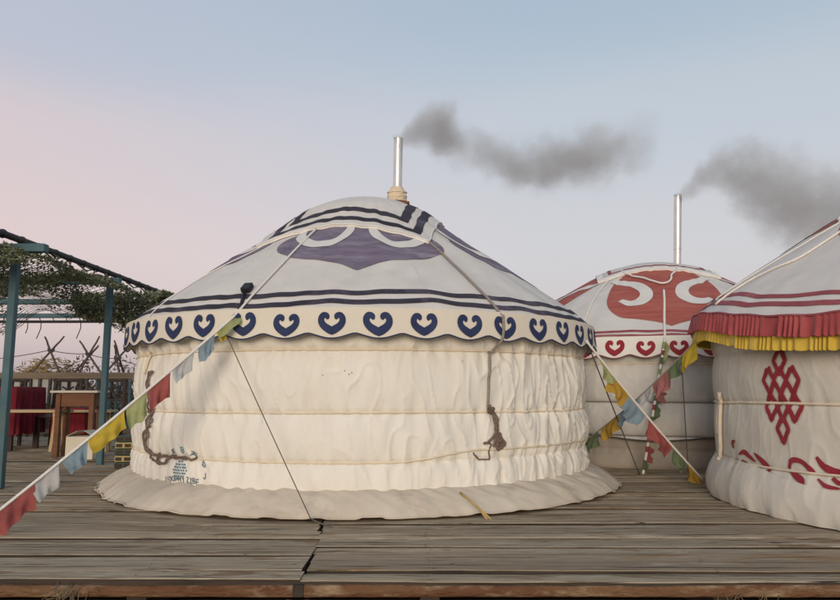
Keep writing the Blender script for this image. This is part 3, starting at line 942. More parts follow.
tube_on(mb, SrC, [(-166, 1.2), (-170.6, 1.52), (-173.5, 1.79), (179.9 - 360, 1.99), (176.8 - 360, 2.25)], .009, M['whiterope'], off=.012)
tube_on(mb, SrC, [(-176.5, 1.2), (178 - 360, 1.6), (175 - 360, 1.9), (173 - 360, 2.2)], .006, M['whiterope'], off=.008)
mb.build('roof_cord', yC)

# ------------------------------------------------------------------ prayer flag strings
FC = {}
def flagmat(name, c, tr=.35):
    m = mat('flag ' + name, tuple(x * .85 for x in c), c, 7, rough=.9, bump=.3, bump_scale=25, dark=tuple(x * .45 for x in c), dark_scale=22, dark_amt=.55)
    t = m.node_tree; b = t.nodes['Principled BSDF']
    tl = t.nodes.new('ShaderNodeBsdfTranslucent')
    src = b.inputs['Base Color'].links[0].from_socket
    t.links.new(src, tl.inputs['Color'])
    mx = t.nodes.new('ShaderNodeMixShader'); mx.inputs[0].default_value = tr
    t.links.new(b.outputs[0], mx.inputs[1]); t.links.new(tl.outputs[0], mx.inputs[2])
    t.links.new(mx.outputs[0], t.nodes['Material Output'].inputs['Surface'])
    FC[name] = m
flagmat('red', (.42, .12, .11)); flagmat('white', (.56, .56, .55), .3); flagmat('blue', (.30, .40, .47), .4); flagmat('yellow', (.64, .47, .06))
flagmat('green', (.46, .50, .24), .4); flagmat('orange', (.55, .34, .06)); flagmat('darkgreen', (.17, .22, .12)); flagmat('pink', (.48, .20, .19), .4)
def along(P, t):
    seg = np.linalg.norm(np.diff(P, axis=0), axis=1); L = np.concatenate([[0], np.cumsum(seg)])
    s = np.clip(t, 0, 1) * L[-1]
    return np.array([np.interp(s, L, P[:, k]) for k in range(3)]).T
def flag(P, t0, t1, drop, m, seed, shear=0.0, wind=(0, 0, 0), taper=1.0, cols=16, rows=10):
    """cloth hung from the rope P between fractions t0 and t1"""
    g = np.random.RandomState(seed)
    u = np.linspace(0, 1, cols); v = np.linspace(0, 1, rows)
    top = along(P, t0 + (t1 - t0) * u)
    dirv = (top[-1] - top[0]); dl = np.linalg.norm(dirv); dirv /= dl
    nrm = np.cross(dirv, (0, 0, 1)); nrm /= np.linalg.norm(nrm)
    a = g.uniform(0, 6.28, 5)
    out = []
    for vv in v:
        c = .5 + (u - .5) * (1 + (taper - 1) * vv)
        p = along(P, t0 + (t1 - t0) * np.clip(c, 0, 1)) if False else top[0] + dirv * dl * c[:, None]
        p = p + (top - (top[0] + dirv * dl * u[:, None])) * (1 - vv)
        edge = 1 + .05 * np.sin(u * 5 + a[3]) + .04 * np.sin(u * 13 + a[4])
        p = p + np.array([0, 0, -1]) * (drop * vv * edge)[:, None] + dirv * shear * vv + np.array(wind) * vv ** 1.5
        rip = .022 * vv * np.sin(u * 7 + a[0] + vv * 2) + .012 * vv * np.sin(u * 15 + a[1] - vv * 3) + .012 * np.sin(vv * 5 + a[2]) * vv
        p = p + nrm * rip[:, None] * (dl / .28 + .3)
        out.append(p)
    mb = MB(); mb.grid(np.array(out), m)
    return mb

A0 = np.array([AX, AY, 0])
def pA(deg, t, roof=True, off=.014):
    return surf_pt(SrA if roof else SwA, np.array([R(deg)]), np.array([t]), off)[0] + A0
def rope_flags(name, P, r, m_rope, flags, label, cat='prayer flags', extra=None):
    base = P[-1].copy(); base[2] = 0
    root = empty(name, tuple(base), label, cat, 'prayer flag strings')
    mb = MB(); mb.tube(P, r, m_rope, 7); mb.build('rope', root, loc=tuple(base)).location = (0, 0, 0)
    for i, (t0, t1, drop, mk, sh, wd, tp) in enumerate(flags):
        b = flag(P, t0, t1, drop, FC[mk], 100 + i * 7 + len(name), sh, wd, tp)
        word = {'darkgreen': 'dull green', 'orange': 'orange yellow', 'blue': 'pale blue', 'green': 'pale green', 'white': 'thin white'}.get(mk, mk)
        o = b.build('flag', root, word + ' flag', loc=tuple(base)); o.location = (0, 0, 0)
    return root

# the long string that crosses the large yurt's roof and runs down to the deck at the left
P1 = np.vstack([np.array([pA(a, t) for a, t in [(-109.7, 1.10), (-109.2, 1.4), (-108.9, 1.8), (-108.9, 2.1), (-109.4, 2.24)]])])
eave = A0 + np.array([2.29 * math.cos(R(-110.2)), 2.29 * math.sin(R(-110.2)), 1.36])
anchor = np.array([-2.611, 4.115, 0.0])
P1 = np.vstack([spline(P1, 5), sag_line(eave, anchor, .02, 40)])
seg = np.linalg.norm(np.diff(P1, axis=0), axis=1); Ltot = seg.sum(); eL = seg[:len(P1) - 40].sum() / Ltot
f = lambda x: eL + (1 - eL) * x
fl1 = [(f(-.05), f(.055), .10, 'green', .0, (.02, -.03, .03), 1.35), (f(.03), f(.075), .11, 'yellow', -.03, (0, 0, 0), .5), (f(.078), f(.155), .12, 'blue', .03, (.03, 0, .02), .8),
       (f(.165), f(.265), .095, 'white', .07, (.05, 0, .02), .7), (f(.272), f(.362), .15, 'red', .03, (.03, 0, .01), .9), (f(.365), f(.45), .15, 'green', .04, (.05, 0, .02), .85),
       (f(.455), f(.592), .10, 'yellow', .04, (.07, 0, .02), .85), (f(.59), f(.685), .12, 'blue', -.01, (.03, 0, 0), .55), (f(.692), f(.79), .13, 'white', -.02, (.02, 0, 0), .7), (f(.772), f(.90), .155, 'red', -.03, (.01, 0, 0), .85)]
rope_flags('prayer_flag_string', P1, .0095, M['whiterope'], fl1, 'taut white rope with prayer flags from the large yurt roof to the deck')
# between the yurts: from the large yurt's eave down to the right
e2 = A0 + np.array([2.285 * math.cos(R(-31)), 2.285 * math.sin(R(-31)), 1.27])
P2 = sag_line(e2, (2.62, 6.62, .02), .03, 40)
rope_flags('prayer_flag_string', P2, .010, M['whiterope'], [(.09, .25, .13, 'green', -.02, (.02, 0, 0), .45), (.205, .36, .14, 'orange', -.03, (-.04, 0, 0), .8), (.36, .50, .13, 'blue', -.04, (-.08, 0, 0), .9),
            (.52, .72, .13, 'red', 0, (-.02, 0, 0), .9), (.73, .855, .13, 'darkgreen', 0, (-.02, 0, 0), .8), (.855, .985, .11, 'orange', 0, (-.02, 0, 0), .9)],
           'prayer flags descending to the deck from the large yurt eave, crossing a second string')
# from the fringed yurt's eave down and back to the left
e3 = np.array([CX, CY, 0]) + np.array([2.33 * math.cos(R(168)), 2.33 * math.sin(R(168)), 1.26])
P3 = sag_line(e3, (1.36, 7.9, .02), .10, 60)
rope_flags('prayer_flag_string', P3, .006, M['greyrope'], [(.0, .085, .15, 'yellow', 0, (0, 0, 0), .9), (.07, .155, .13, 'darkgreen', 0, (0, 0, 0), .7), (.145, .245, .16, 'pink', 0, (0, 0, 0), .85), (.245, .325, .12, 'white', 0, (0, 0, 0), .8),
            (.325, .45, .13, 'blue', 0, (0, 0, 0), .9), (.455, .575, .13, 'orange', 0, (0, 0, 0), .9), (.59, .69, .13, 'darkgreen', 0, (0, 0, 0), .8)],
           'slack string of prayer flags hanging from the fringed yurt eave across the gap')
# down the front of the far yurt to the deck
B0 = np.array([BX, BY, 0])
top4 = [surf_pt(SrB, np.array([R(a)]), np.array([t]), .014)[0] + B0 for a, t in [(-103.5, 1.45), (-104.3, 1.7), (-105.3, 2.0), (-105.8, 2.24)]]
P4 = np.vstack([spline(np.array(top4), 5), sag_line(B0 + np.array([2.29 * math.cos(R(-106)), 2.29 * math.sin(R(-106)), 1.37]), (2.275, 7.31, 0.0), .01, 40)])
n4 = np.linalg.norm(np.diff(P4, axis=0), axis=1); e4 = n4[:len(P4) - 40].sum() / n4.sum(); f4 = lambda x: e4 + (1 - e4) * x
rope_flags('prayer_flag_string', P4, .014, M['whiterope'], [(f4(.0), f4(.24), .10, 'green', .0, (.04, 0, .14), .9), (f4(.34), f4(.44), .10, 'pink', 0, (.09, 0, .03), .8), (f4(.44), f4(.60), .06, 'darkgreen', 0, (.05, 0, .03), .8),
            (f4(.77), f4(.90), .10, 'red', 0, (.05, 0, .05), .8), (f4(.90), f4(.985), .12, 'darkgreen', 0, (.03, 0, .06), 1.4)],
           'white rope with few flags from the far yurt roof straight down to the deck')

wrap_root = [o for o in bpy.data.objects if o.name.startswith('prayer_flag_string')][-1]
for a_, b_, m_ in [(.01, .06, 'green'), (.075, .11, 'red'), (.13, .18, 'darkgreen'), (.22, .26, 'green'), (.33, .38, 'red'), (.42, .46, 'darkgreen'), (.49, .53, 'red'), (.58, .62, 'darkgreen'), (.72, .77, 'red'), (.80, .84, 'red'), (.90, .97, 'darkgreen')]:
    q = along(P4, np.linspace(f4(a_), f4(b_), 8))
    mb = MB(); mb.tube(q, .0175 * (1 + .18 * np.sin(np.arange(8) * 2.1)), FC[m_], 8)
    o = mb.build('cloth_wrap', wrap_root); o.location = tuple(-v for v in wrap_root.location)

# guy lines
def guy(p, q, r, label, extra=None):
    q = np.array(q, float)
    mb = MB(); P = sag_line(p, q, .004, 16)
    mb.tube(P, r, M['darkrope'], 6)
    if extra is not None: mb.tube(extra, r * 1.6, M['darkrope'], 6)
    o = mb.build('guy_line', None, label, 'guy line', 'guy lines', loc=(q[0], q[1], 0))
    return o
gp = A0 + np.array([2.285 * math.cos(R(-111.5)), 2.285 * math.sin(R(-111.5)), 1.25])
guy(gp, (-.70, 4.62, .035),   .0034, 'thin dark guy line slanting down the front of the large cream yurt to its skirt', sag_line((-.70, 4.62, .035), (-.55, 4.50, .006), .005, 6))
guy(A0 + np.array([2.28 * math.cos(R(-29)), 2.28 * math.sin(R(-29)), 1.24]), (2.22, 7.25, 0.005), .006, 'dark guy line from the large yurt eave to the deck before the far yurt')
guy(B0 + np.array([2.28 * math.cos(R(-102)), 2.28 * math.sin(R(-102)), 1.22]), (2.66, 7.1, .005), .005, 'dark guy line from the far yurt eave down towards the fringed yurt')

# stick lying over the skirt
mb = MB()
mb.tube([(.275, 4.905, .155), (.33, 4.80, .125), (.40, 4.68, .07), (.43, 4.63, .03)], [.009, .010, .010, .008], mat('split bamboo', (.42, .29, .11), (.55, .40, .18), 30, rough=.7), 7)
mb.tube([(.365, 4.66, .10), (.41, 4.66, .07), (.455, 4.62, .03)], .006, MATS['split bamboo'], 6)
mb.build('stick', None, 'short yellow stick leaning on the skirt of the large yurt', 'stick', loc=(.42, 4.64, 0))
# small black box strapped on the flag rope at the eave of the large yurt
mb = MB()
bp_ = pA(-111.2, 2.05, off=.03)
nn = (surf_pt(SrA, np.array([R(-111.2)]), np.array([2.05]), 1.0)[0] - surf_pt(SrA, np.array([R(-111.2)]), np.array([2.05]), 0.0)[0])
mt = Matrix.Translation(Vector(bp_)) @ Vector(nn).to_track_quat('Z', 'Y').to_matrix().to_4x4()
M['blackplastic'] = mat('black plastic', (.018, .018, .02), (.03, .03, .032), 10, rough=.55)
mb.box((-.035, -.045, -.022), (.035, .045, .022), M['blackplastic'], .008, mt)
mb.tube([pA(-111.0, 2.10, off=.02), pA(-110.2, 2.17, off=.012), pA(-109.6, 2.24, off=.01)], .013, M['blackplastic'], 6)
lamp_ = mb.build('lamp_box', yA, label='small black box fixed on the roof beside the rope')
lamp_.location = (-AX, -AY, 0)

# ------------------------------------------------------------------ pergola of blue posts, camouflage net
M['teal'] = mat('teal paint', (.05, .105, .125), (.075, .14, .16), 5, rough=.6, dark=(.10, .08, .06), dark_scale=4, dark_amt=.5, bump=.1)
M['pole'] = mat('dark pipe', (.035, .035, .035), (.06, .058, .055), 8, rough=.7, bump=.2)
pg = empty('pergola', (-3.75, 6.26, 0), 'teal steel pergola frame over the seating with a dark sloping pole', 'pergola')
def part(name, mbx, root):
    o = mbx.build(name, root); o.location = tuple(-v for v in root.location); return o
rowsY = [6.26, 8.2, 10.15, 12.1]
for y in rowsY:
    for x in (-3.67, -8.15):
        mb = MB(); mb.bar((x, y, 0), (x, y, 2.12), .066, .066, M['teal'], .006); part('post', mb, pg)
    mb = MB(); x1 = -3.40 if y < 7 else -3.55
    mb.bar((-8.2, y + .002, 2.13), (x1, y + .002, 2.13), .085, .075, M['teal'], .006); part('cross_beam', mb, pg)
mb = MB(); mb.tube(sag_line((-3.80, 4.2, 2.25), (-3.80, 10.6, 2.265), -.01, 30), .032, M['pole'], 10)
for y in np.arange(5.0, 10.5, .31): mb.tube([(-3.80 + .036 * math.cos(a), y + .01 * math.sin(a * 3), 2.262 + .036 * math.sin(a)) for a in np.linspace(0, 6.28, 13)], .008, M['pole'], 5, cap=False)
part('eave_pole', mb, pg)
mb = MB(); mb.bar((-8.15, 6.0, 2.205), (-8.15, 12.2, 2.205), .06, .06, M['teal'], .006); part('side_beam', mb, pg)
mb = MB(); mb.tube(sag_line((-8.2, 11.0, 1.93), (-3.9, 11.0, 1.93), .01, 20), .022, M['pole'], 8); part('tie_pole', mb, pg)

M['camo'] = mat('camouflage leaf', (.105, .12, .065), (.25, .26, .155), 1.6, rough=.95, island=.9, dark=(.17, .14, .085), dark_scale=2.2, dark_amt=.6)
M['camocord'] = mat('net cord', (.06, .058, .04), (.09, .085, .06), 10, rough=.95)
def net_z(x, y):
    # slack sheet under the beams; drops in a curtain towards its far edge and at its free corner
    v = (y - 5.7) / 3.6
    s = 2.14 + .05 * np.sin(x * 2.3 + y * 1.3) + .035 * np.sin(x * 5.1 - y * 2.7) - .10 * np.abs(np.sin(np.pi * (y - 6.26) / 1.94)) ** 1.4
    s = s - .12 * np.exp(-((x + 4.6) / .45) ** 2)
    edge = smooth(v, .80, 1.02)
    return s - edge * (.24 + .12 * np.sin(x * 3.1 + .6) + .08 * np.sin(x * 7.7)) - .10 * smooth(x, -3.75, -3.4) 
mb = MB()
nx, ny = 66, 84
xs = np.linspace(-7.2, -3.42, nx); ys = np.linspace(5.3, 9.35, ny)
g = np.random.RandomState(3)
Xn, Yn = np.meshgrid(xs, ys)
Xn = Xn + g.uniform(-.012, .012, Xn.shape); Yn = Yn + g.uniform(-.012, .012, Xn.shape)
Zn = net_z(Xn, Yn)
def strip(p, q, w_):
    d = q - p; n_ = np.cross(d, (.3, .5, .8)); n_ = n_ / (np.linalg.norm(n_) + 1e-9) * w_ / 2
    return [p - n_, q - n_, q + n_, p + n_]
Vv = []; Ff = []
Pn = np.stack([Xn, Yn, Zn], -1)
for i in range(ny):
    for j in range(nx):
        for di, dj in ((0, 1), (1, 0)):
            a, b = i + di, j + dj
            if a < ny and b < nx:
                Ff.append([len(Vv) + k for k in range(4)]); Vv += strip(Pn[i, j], Pn[a, b], .008)
mb.add(Vv, Ff, M['camocord'], False)
def leaves(mb, n, seed, xr, yr, dens, zf, m, s0=.03, s1=.075, thick=.07):
    g = np.random.RandomState(seed); Vv = []; Ff = []
    k = 0
    while k < n:
        x, y = g.uniform(*xr), g.uniform(*yr)
        if g.rand() > dens(x, y): continue
        k += 1
        z = float(zf(np.array(x), np.array(y))) + g.normal(0, .018) - abs(g.normal(0, thick)) * .5
        a = g.uniform(0, 6.28); tl = g.uniform(-1.2, 1.2); s = g.uniform(s0, s1); w_ = s * g.uniform(.35, .8)
        u = np.array([math.cos(a), math.sin(a) * math.cos(tl), math.sin(a) * math.sin(tl)])
        v = np.cross(u, g.normal(0, 1, 3)); v /= np.linalg.norm(v)
        c = np.array([x, y, z])
        q = [c - u * s, c - v * w_ + u * s * .2, c + u * s, c + v * w_ - u * s * .15, ]
        c2 = c + np.cross(u, v) * s * .25
        b0 = len(Vv); Vv += q + [c2]
        Ff += [[b0, b0 + 1, b0 + 4], [b0 + 1, b0 + 2, b0 + 4], [b0 + 2, b0 + 3, b0 + 4], [b0 + 3, b0, b0 + 4]]
    mb.add(Vv, Ff, m, False)
def camo_dens(x, y):
    n_ = mnoise.noise(Vector((x * 1.7, y * 1.3, 3.1))) + .5 * mnoise.noise(Vector((x * 4.5, y * 3.6, 9.4)))
    d_ = .42 + 1.35 * n_
    if x < -4.45 and y > 7.9: d_ = .04 + .5 * n_       # the open patch of bare netting
    if x > -4.3: d_ += .25
    return max(0.02, min(1, d_))
leaves(mb, 31000, 5, (-7.2, -3.42), (5.3, 9.35), camo_dens, net_z, M['camo'], .009, .026, .018)
# ragged tails hanging from the far edge and the free corner
Vv = []; Ff = []
for k in range(7500):
    t = g.rand()
    x = -3.30 - g.rand() ** 1.6 * 1.25; y = 9.15 + g.normal(0, .10)
    zt = 2.12; zb_ = 1.60 + .26 * abs((x + 3.72) / .8) + .05 * math.sin(x * 9) + (.28 if x > -3.42 else 0)
    z = zt - (zt - zb_) * g.rand()
    a = g.uniform(0, 6.28); s = g.uniform(.011, .034)
    u = np.array([math.cos(a), .5 * math.sin(a * 2), math.sin(a)]); v = np.cross(u, g.normal(0, 1, 3)); v /= np.linalg.norm(v)
    c = np.array([x, y, z]); b0 = len(Vv)
    Vv += [c - u * s, c - v * s * .5, c + u * s, c + v * s * .5]; Ff.append([b0, b0 + 1, b0 + 2, b0 + 3])
mb.add(Vv, Ff, M['camo'], False)
for x in np.linspace(-5.2, -4.5, 5):
    P = np.array([(x + .03 * math.sin(k), 9.2, 1.80 - .07 * k) for k in range(int(2 + g.randint(0, 4)))])
    if len(P) > 1: mb.tube(P, .006, M['camocord'], 5)
for y in (6.9, 7.6, 8.9, 9.3):     # cords that tie the net to the pole
    mb.tube([(-3.80, y, 2.25), (-3.70, y + .05, 2.16), (-3.66, y + .1, 2.18), (-3.79, y + .16, 2.25)], .010, M['camocord'], 5)
mb.build('camouflage_net', None, 'olive camouflage net sagging under the teal pergola beams', 'camouflage net', loc=(-5, 7.5, 2.1))

# ------------------------------------------------------------------ fence at the back of the deck
M['fencewood'] = mat('fence rail wood', (.16, .12, .085), (.24, .185, .13), 4, (.3, 4, 4), rough=.9, bump=.3)
M['fencedark'] = mat('fence bar', (.06, .055, .052), (.10, .09, .08), 8, rough=.9)
fx0, fx1, fy = -13.0, -1.2, 12.3
fn = empty('fence', (-6, fy, 0), 'wooden railing with dark upright bars along the back of the deck', 'fence')
mb = MB(); mb.bar((fx0, fy, 1.10), (fx1, fy, 1.10), .05, .11, M['fencewood'], .01); part('top_rail', mb, fn)
mb = MB(); mb.bar((fx0, fy, .14), (fx1, fy, .14), .05, .08, M['fencewood'], .01); part('bottom_rail', mb, fn)
M['palepanel'] = mat('pale panel board', (.42, .40, .38), (.48, .46, .44), 3, rough=.9)
for x in np.arange(-9.5, -5.9, 1.2):
    mb = MB(); mb.box((x, fy + .03, .62), (x + 1.19, fy + .045, 1.035), M['palepanel']); part('panel', mb, fn)
xx = -9.6
while xx < -4.0:
    mb = MB(); sp = .165 if xx < -5.75 else .115
    mb.bar((xx, fy + .005, .05), (xx + random.uniform(-.01, .01), fy + .005, 1.07), .045, .04, M['fencedark'] if xx < -5.75 else M['teal'], .004); part('bar', mb, fn)
    xx += sp
# crossed poles beyond it, each lashed where they meet
M['bark'] = mat('bare pole bark', (.085, .065, .05), (.15, .115, .09), 12, (1, 1, .3), rough=.95, bump=.5)
def trestle(cx_, cy_, zc, poles, label):
    t = empty('crossed_poles', (cx_, cy_, -.55), label, 'crossed poles', 'crossed poles behind the fence')
    for k, (dxt, dxb, dyt, ztop) in enumerate(poles):
        # dxt: run to the right per metre of height above the lashing
        top = np.array([cx_ + dxt, cy_ + dyt, ztop]); mid = np.array([cx_ + .01 * k, cy_ + .04 * k, zc])
        dd = (mid - top); dd /= abs(dd[2]); bot = mid + dd * (zc + .55) * 1.0
        P = np.array([top, (top * .6 + mid * .4) + (.008, 0, 0), mid, mid * .5 + bot * .5 + (.012, .01, 0), bot])
        mb = MB(); mb.tube(spline(P, 4), np.linspace(.015, .024, 17), M['bark'], 7); part('pole', mb, t)
    mb = MB()
    for k in range(3):
        a = np.linspace(0, 6.28, 15); mb.tube(np.stack([cx_ + .055 * np.cos(a), cy_ + .04 + .07 * np.sin(a), zc + .02 * k - .02 + .02 * np.sin(a * 2)], -1), .009, M['darkrope'], 5, cap=False)
    part('lashing', mb, t)
trestle(-7.18, 13.6, 1.62, [(-.12, 0, 0, 1.88), (.21, 0, .1, 1.90)], 'two crossed bare poles beyond the fence, above the hay mound')
trestle(-6.44, 13.6, 1.55, [(-.18, 0, 0, 1.80), (.16, 0, .1, 1.90), (.24, 0, -.1, 1.70)], 'three crossed bare poles beyond the fence, next to the blue post')
trestle(-5.88, 13.6, 1.46, [(-.06, 0, 0, 1.72), (.18, 0, .1, 1.70), (-.02, 0, -.1, 1.80)], 'three crossed bare poles beyond the fence, nearest the large yurt')
mb = MB()
wirep = [(-8.6, 13.6, 1.42), (-7.18, 13.6, 1.62), (-6.44, 13.6, 1.55), (-5.88, 13.6, 1.46), (-5.0, 13.6, 1.25)]
for a, b in zip(wirep[:-1], wirep[1:]): mb.tube(sag_line(a, b, .03, 10), .008, M['darkrope'], 5)
mb.build('wire', None, 'dark wire strung between the crossed poles', 'wire', loc=(-6.6, 13.6, 1.5))
# hay mound and dry bushes
M['hay'] = mat('dry hay', (.22, .145, .06), (.36, .25, .11), 3, rough=.95, island=.6)
M['drybush'] = mat('dry brush leaves', (.10, .075, .05), (.17, .125, .08), 3, rough=.95, island=.8)
def mound(name, c, sx, sy, sz, m, n, seed, label, cat, blade=.16, stems=0):
    g = np.random.RandomState(seed); mb = MB()
    if not stems:
        u, v = np.meshgrid(np.linspace(0, 2 * np.pi, 40, endpoint=False), np.linspace(0, np.pi / 2, 12))
        rr = 1 + .08 * np.sin(3 * u + seed) + .06 * np.sin(7 * u)
        mb.grid(np.stack([c[0] + sx * .93 * rr * np.cos(u) * np.cos(v), c[1] + sy * .93 * rr * np.sin(u) * np.cos(v), c[2] + sz * .93 * np.sin(v) * (1 + .06 * np.sin(5 * u))], -1), m, closed=True)
    Vv = []; Ff = []
    for k in range(n):
        a = g.uniform(0, 6.28); q = math.asin(g.uniform(0, 1)); rad = 1 if not stems else g.rand() ** .33
        lump = 1 + .16 * math.sin(3 * a + seed) * math.cos(q) + .12 * math.sin(8 * a + 5 * q)
        p = np.array([c[0] + sx * rad * lump * math.cos(a) * math.cos(q), c[1] + sy * rad * lump * math.sin(a) * math.cos(q), c[2] + sz * rad * lump * math.sin(q)])
        d = g.normal(0, 1, 3); d[2] = abs(d[2]) * (.6 if stems else .25); d /= np.linalg.norm(d)
        L = blade * g.uniform(.5, 1.3); n_ = np.cross(d, g.normal(0, 1, 3)); n_ /= np.linalg.norm(n_); n_ *= blade * (.06 if not stems else .13)
        b0 = len(Vv); Vv += [p - n_, p + d * L * .5 - n_, p + d * L, p + d * L * .5 + n_, p + n_]; Ff.append([b0, b0 + 1, b0 + 2, b0 + 3, b0 + 4])
    mb.add(Vv, Ff, m, False)
    for k in range(stems):
        a = g.uniform(0, 6.28); q = math.asin(g.uniform(.2, 1))
        p = np.array([c[0] + sx * .95 * math.cos(a) * math.cos(q), c[1] + sy * .95 * math.sin(a) * math.cos(q), c[2] + sz * .95 * math.sin(q)])
        mb.tube([(c[0] + .1 * math.cos(a), c[1] + .1 * math.sin(a), c[2]), (np.array(c) + p) / 2 + g.normal(0, .05, 3), p], [.02, .012, .005], M['bark'], 5)
    return mb.build(name, None, label, cat, loc=tuple(c))
mound('hay_mound', (-8.5, 16.0, -.55), 1.1, 1.0, 1.86, M['hay'], 8000, 5, 'tawny heap of dry hay behind the fence', 'hay heap', .16)
mound('dry_bush', (-7.25, 15.0, -.55), .55, .5, 1.98, M['drybush'], 4500, 8, 'brown dry bush beside the hay heap', 'bush', .10, 16)
mound('dry_bush', (-6.55, 15.6, -.55), .6, .5, 1.98, M['drybush'], 4500, 9, 'brown dry bush behind the three crossed poles nearer the blue post', 'bush', .10, 16)
mound('dry_bush', (-10.4, 17.0, -.55), 1.3, .9, 1.8, M['drybush'], 7000, 10, 'low brown brush at the left end behind the hay heap', 'bush', .10, 20)

# ------------------------------------------------------------------ seating under the pergola
M['tablewood'] = mat('varnished table wood', (.115, .042, .016), (.165, .066, .026), 2.5, (1, 1, 6), rough=.5, bump=.08)
M['tabletop'] = mat('pale laminate', (.52, .46, .38), (.58, .52, .44), 6, rough=.5)
M['benchwood'] = mat('pale pine', (.40, .29, .16), (.50, .38, .23), 3, (.4, 5, 5), rough=.8, bump=.15)
M['redcloth'] = mat('crimson cloth', (.135, .009, .017), (.19, .016, .024), 5, rough=.85, bump=.3, bump_scale=8)
M['darkwood'] = mat('dark carved wood', (.030, .018, .014), (.055, .032, .024), 8, rough=.55)
M['boxwhite'] = mat('cream cardboard', (.58, .52, .40), (.66, .60, .48), 8, rough=.9)
tb = empty('table', (-4.42, 9.3, 0), 'brown wooden table with a pale top under the pergola', 'table')
mb = MB(); mb.box((-4.73, 9.02, .815), (-4.12, 9.38, .845), M['tabletop'], .006); part('tabletop', mb, tb)
mb = MB(); mb.box((-4.66, 9.08, .64), (-4.18, 9.10, .813), M['tablewood'], .003); mb.box((-4.66, 9.30, .64), (-4.18, 9.32, .813), M['tablewood'], .003)
mb.box((-4.665, 9.102, .64), (-4.645, 9.298, .813), M['tablewood'], .003); mb.box((-4.195, 9.102, .64), (-4.175, 9.298, .813), M['tablewood'], .003); part('apron', mb, tb)
for x in (-4.64, -4.21):
    for y in (9.09, 9.31):
        mb = MB(); mb.bar((x, y + .002, 0), (x, y + .002, .80), .062, .062, M['tablewood'], .005); part('leg', mb, tb)
def bench(x0, x1, y0, y1, z, label):
    b = empty('bench', ((x0 + x1) / 2, (y0 + y1) / 2, 0), label, 'bench')
    mb = MB(); mb.box((x0, y0, z - .035), (x1, y1, z), M['benchwood'], .006); part('seat', mb, b)
    for x in (x0 + .12, x1 - .12):
        for y in (y0 + .05, y1 - .05):
            sx = .05 if x > (x0 + x1) / 2 else -.05
            mb = MB(); mb.bar((x + sx, y, 0), (x, y, z - .037), .05, .045, M['benchwood'], .004, 0); part('leg', mb, b)
bench(-7.4, -4.62, 9.16, 9.46, .595, 'long pale pine bench in front of the red draped table')
bench(-5.2, -4.30, 9.86, 10.1, .575, 'short pale pine bench behind the brown wooden table')
# the draped table: a cloth with folds over a board on legs
def draped(name, x0, x1, y0, y1, z, label, cat, seed):
    t = empty(name, ((x0 + x1) / 2, (y0 + y1) / 2, 0), label, cat)
    per = []
    n = 60
    for k in range(n): per.append((x0 + (x1 - x0) * k / n, y0))
    for k in range(n): per.append((x1, y0 + (y1 - y0) * k / n))
    for k in range(n): per.append((x1 - (x1 - x0) * k / n, y1))
    for k in range(n): per.append((x0, y1 - (y1 - y0) * k / n))
    per = np.array(per); cen = np.array([(x0 + x1) / 2, (y0 + y1) / 2])
    rows = []
    for s_ in (0.02, .5, .95): rows.append(np.column_stack([cen + (per - cen) * s_, z + 0 * per[:, 0]]))
    ang = np.arange(len(per)) * 2 * np.pi / len(per)
    for u in np.linspace(0, 1, 10):
        f_ = 1 + (.02 + .035 * u * np.sin(ang * 22 + seed) + .02 * u * np.sin(ang * 9)) 
        rows.append(np.column_stack([cen + (per - cen) * f_[:, None], z - .012 - u * (z - .24) + .012 * np.sin(ang * 7 + seed) * u]))
    mb = MB(); mb.grid(np.array(rows), M['redcloth'], closed=True); part('cloth', mb, t)
    for x in (x0 + .06, x1 - .06):
        for y in (y0 + .06, y1 - .06):
            mb = MB(); mb.bar((x, y, 0), (x, y, z - .01), .05, .05, M['darkwood'], .004); part('leg', mb, t)
draped('draped_table', -7.6, -5.72, 10.0, 10.75, .90, 'long table under a crimson cloth behind the pine bench', 'table', 1)
draped('stool', -5.18, -4.72, 9.98, 10.4, .60, 'crimson cloth covered stool seen beneath the brown table', 'stool', 3)
def chair(x, y, label):
    c = empty('chair', (x, y, 0), label, 'chair', 'dark carved chairs behind the tables')
    mb = MB(); mb.box((x - .23, y - .42, .44), (x + .23, y, .48), M['darkwood'], .01); part('seat', mb, c)
    for sx in (-.2, .2):
        mb = MB(); mb.bar((x + sx, y - .39, 0), (x + sx, y - .39, .44), .045, .045, M['darkwood']); part('leg', mb, c)
        mb = MB(); mb.bar((x + sx, y - .02, 0), (x + sx, y + .05, 1.03), .045, .045, M['darkwood']); part('leg', mb, c)
    mb = MB()
    mb.bar((x - .24, y + .048, 1.0), (x + .24, y + .048, 1.0), .05, .05, M['darkwood'], .012)
    mb.bar((x - .2, y + .022, .70), (x + .2, y + .022, .70), .04, .03, M['darkwood'])
    # pierced scrollwork
    for sg in (-1, 1):
        mb.tube(spline([(x + sg * .18, y + .04, .97), (x + sg * .12, y + .04, .88), (x + sg * .16, y + .035, .80), (x + sg * .06, y + .035, .78), (x + sg * .03, y + .04, .86), (x + sg * .09, y + .04, .90)], 6), .014, M['darkwood'], 6)
        mb.tube(spline([(x + sg * .02, y + .03, .72), (x + sg * .08, y + .032, .76), (x + sg * .19, y + .03, .73)], 6), .014, M['darkwood'], 6)
    mb.tube([(x, y + .03, .72), (x, y + .045, .98)], .018, M['darkwood'], 7)
    part('backrest', mb, c)
chair(-5.48, 10.95, 'dark carved chair at the end of the red draped table')
chair(-4.78, 10.9, 'dark carved chair behind the brown table, by the blue post')
chair(-6.35, 10.95, 'dark carved chair tucked behind the middle of the red draped table')
bx = empty('box', (-4.17, 8.86, 0), 'cream cardboard box on the deck beneath the brown table', 'box')
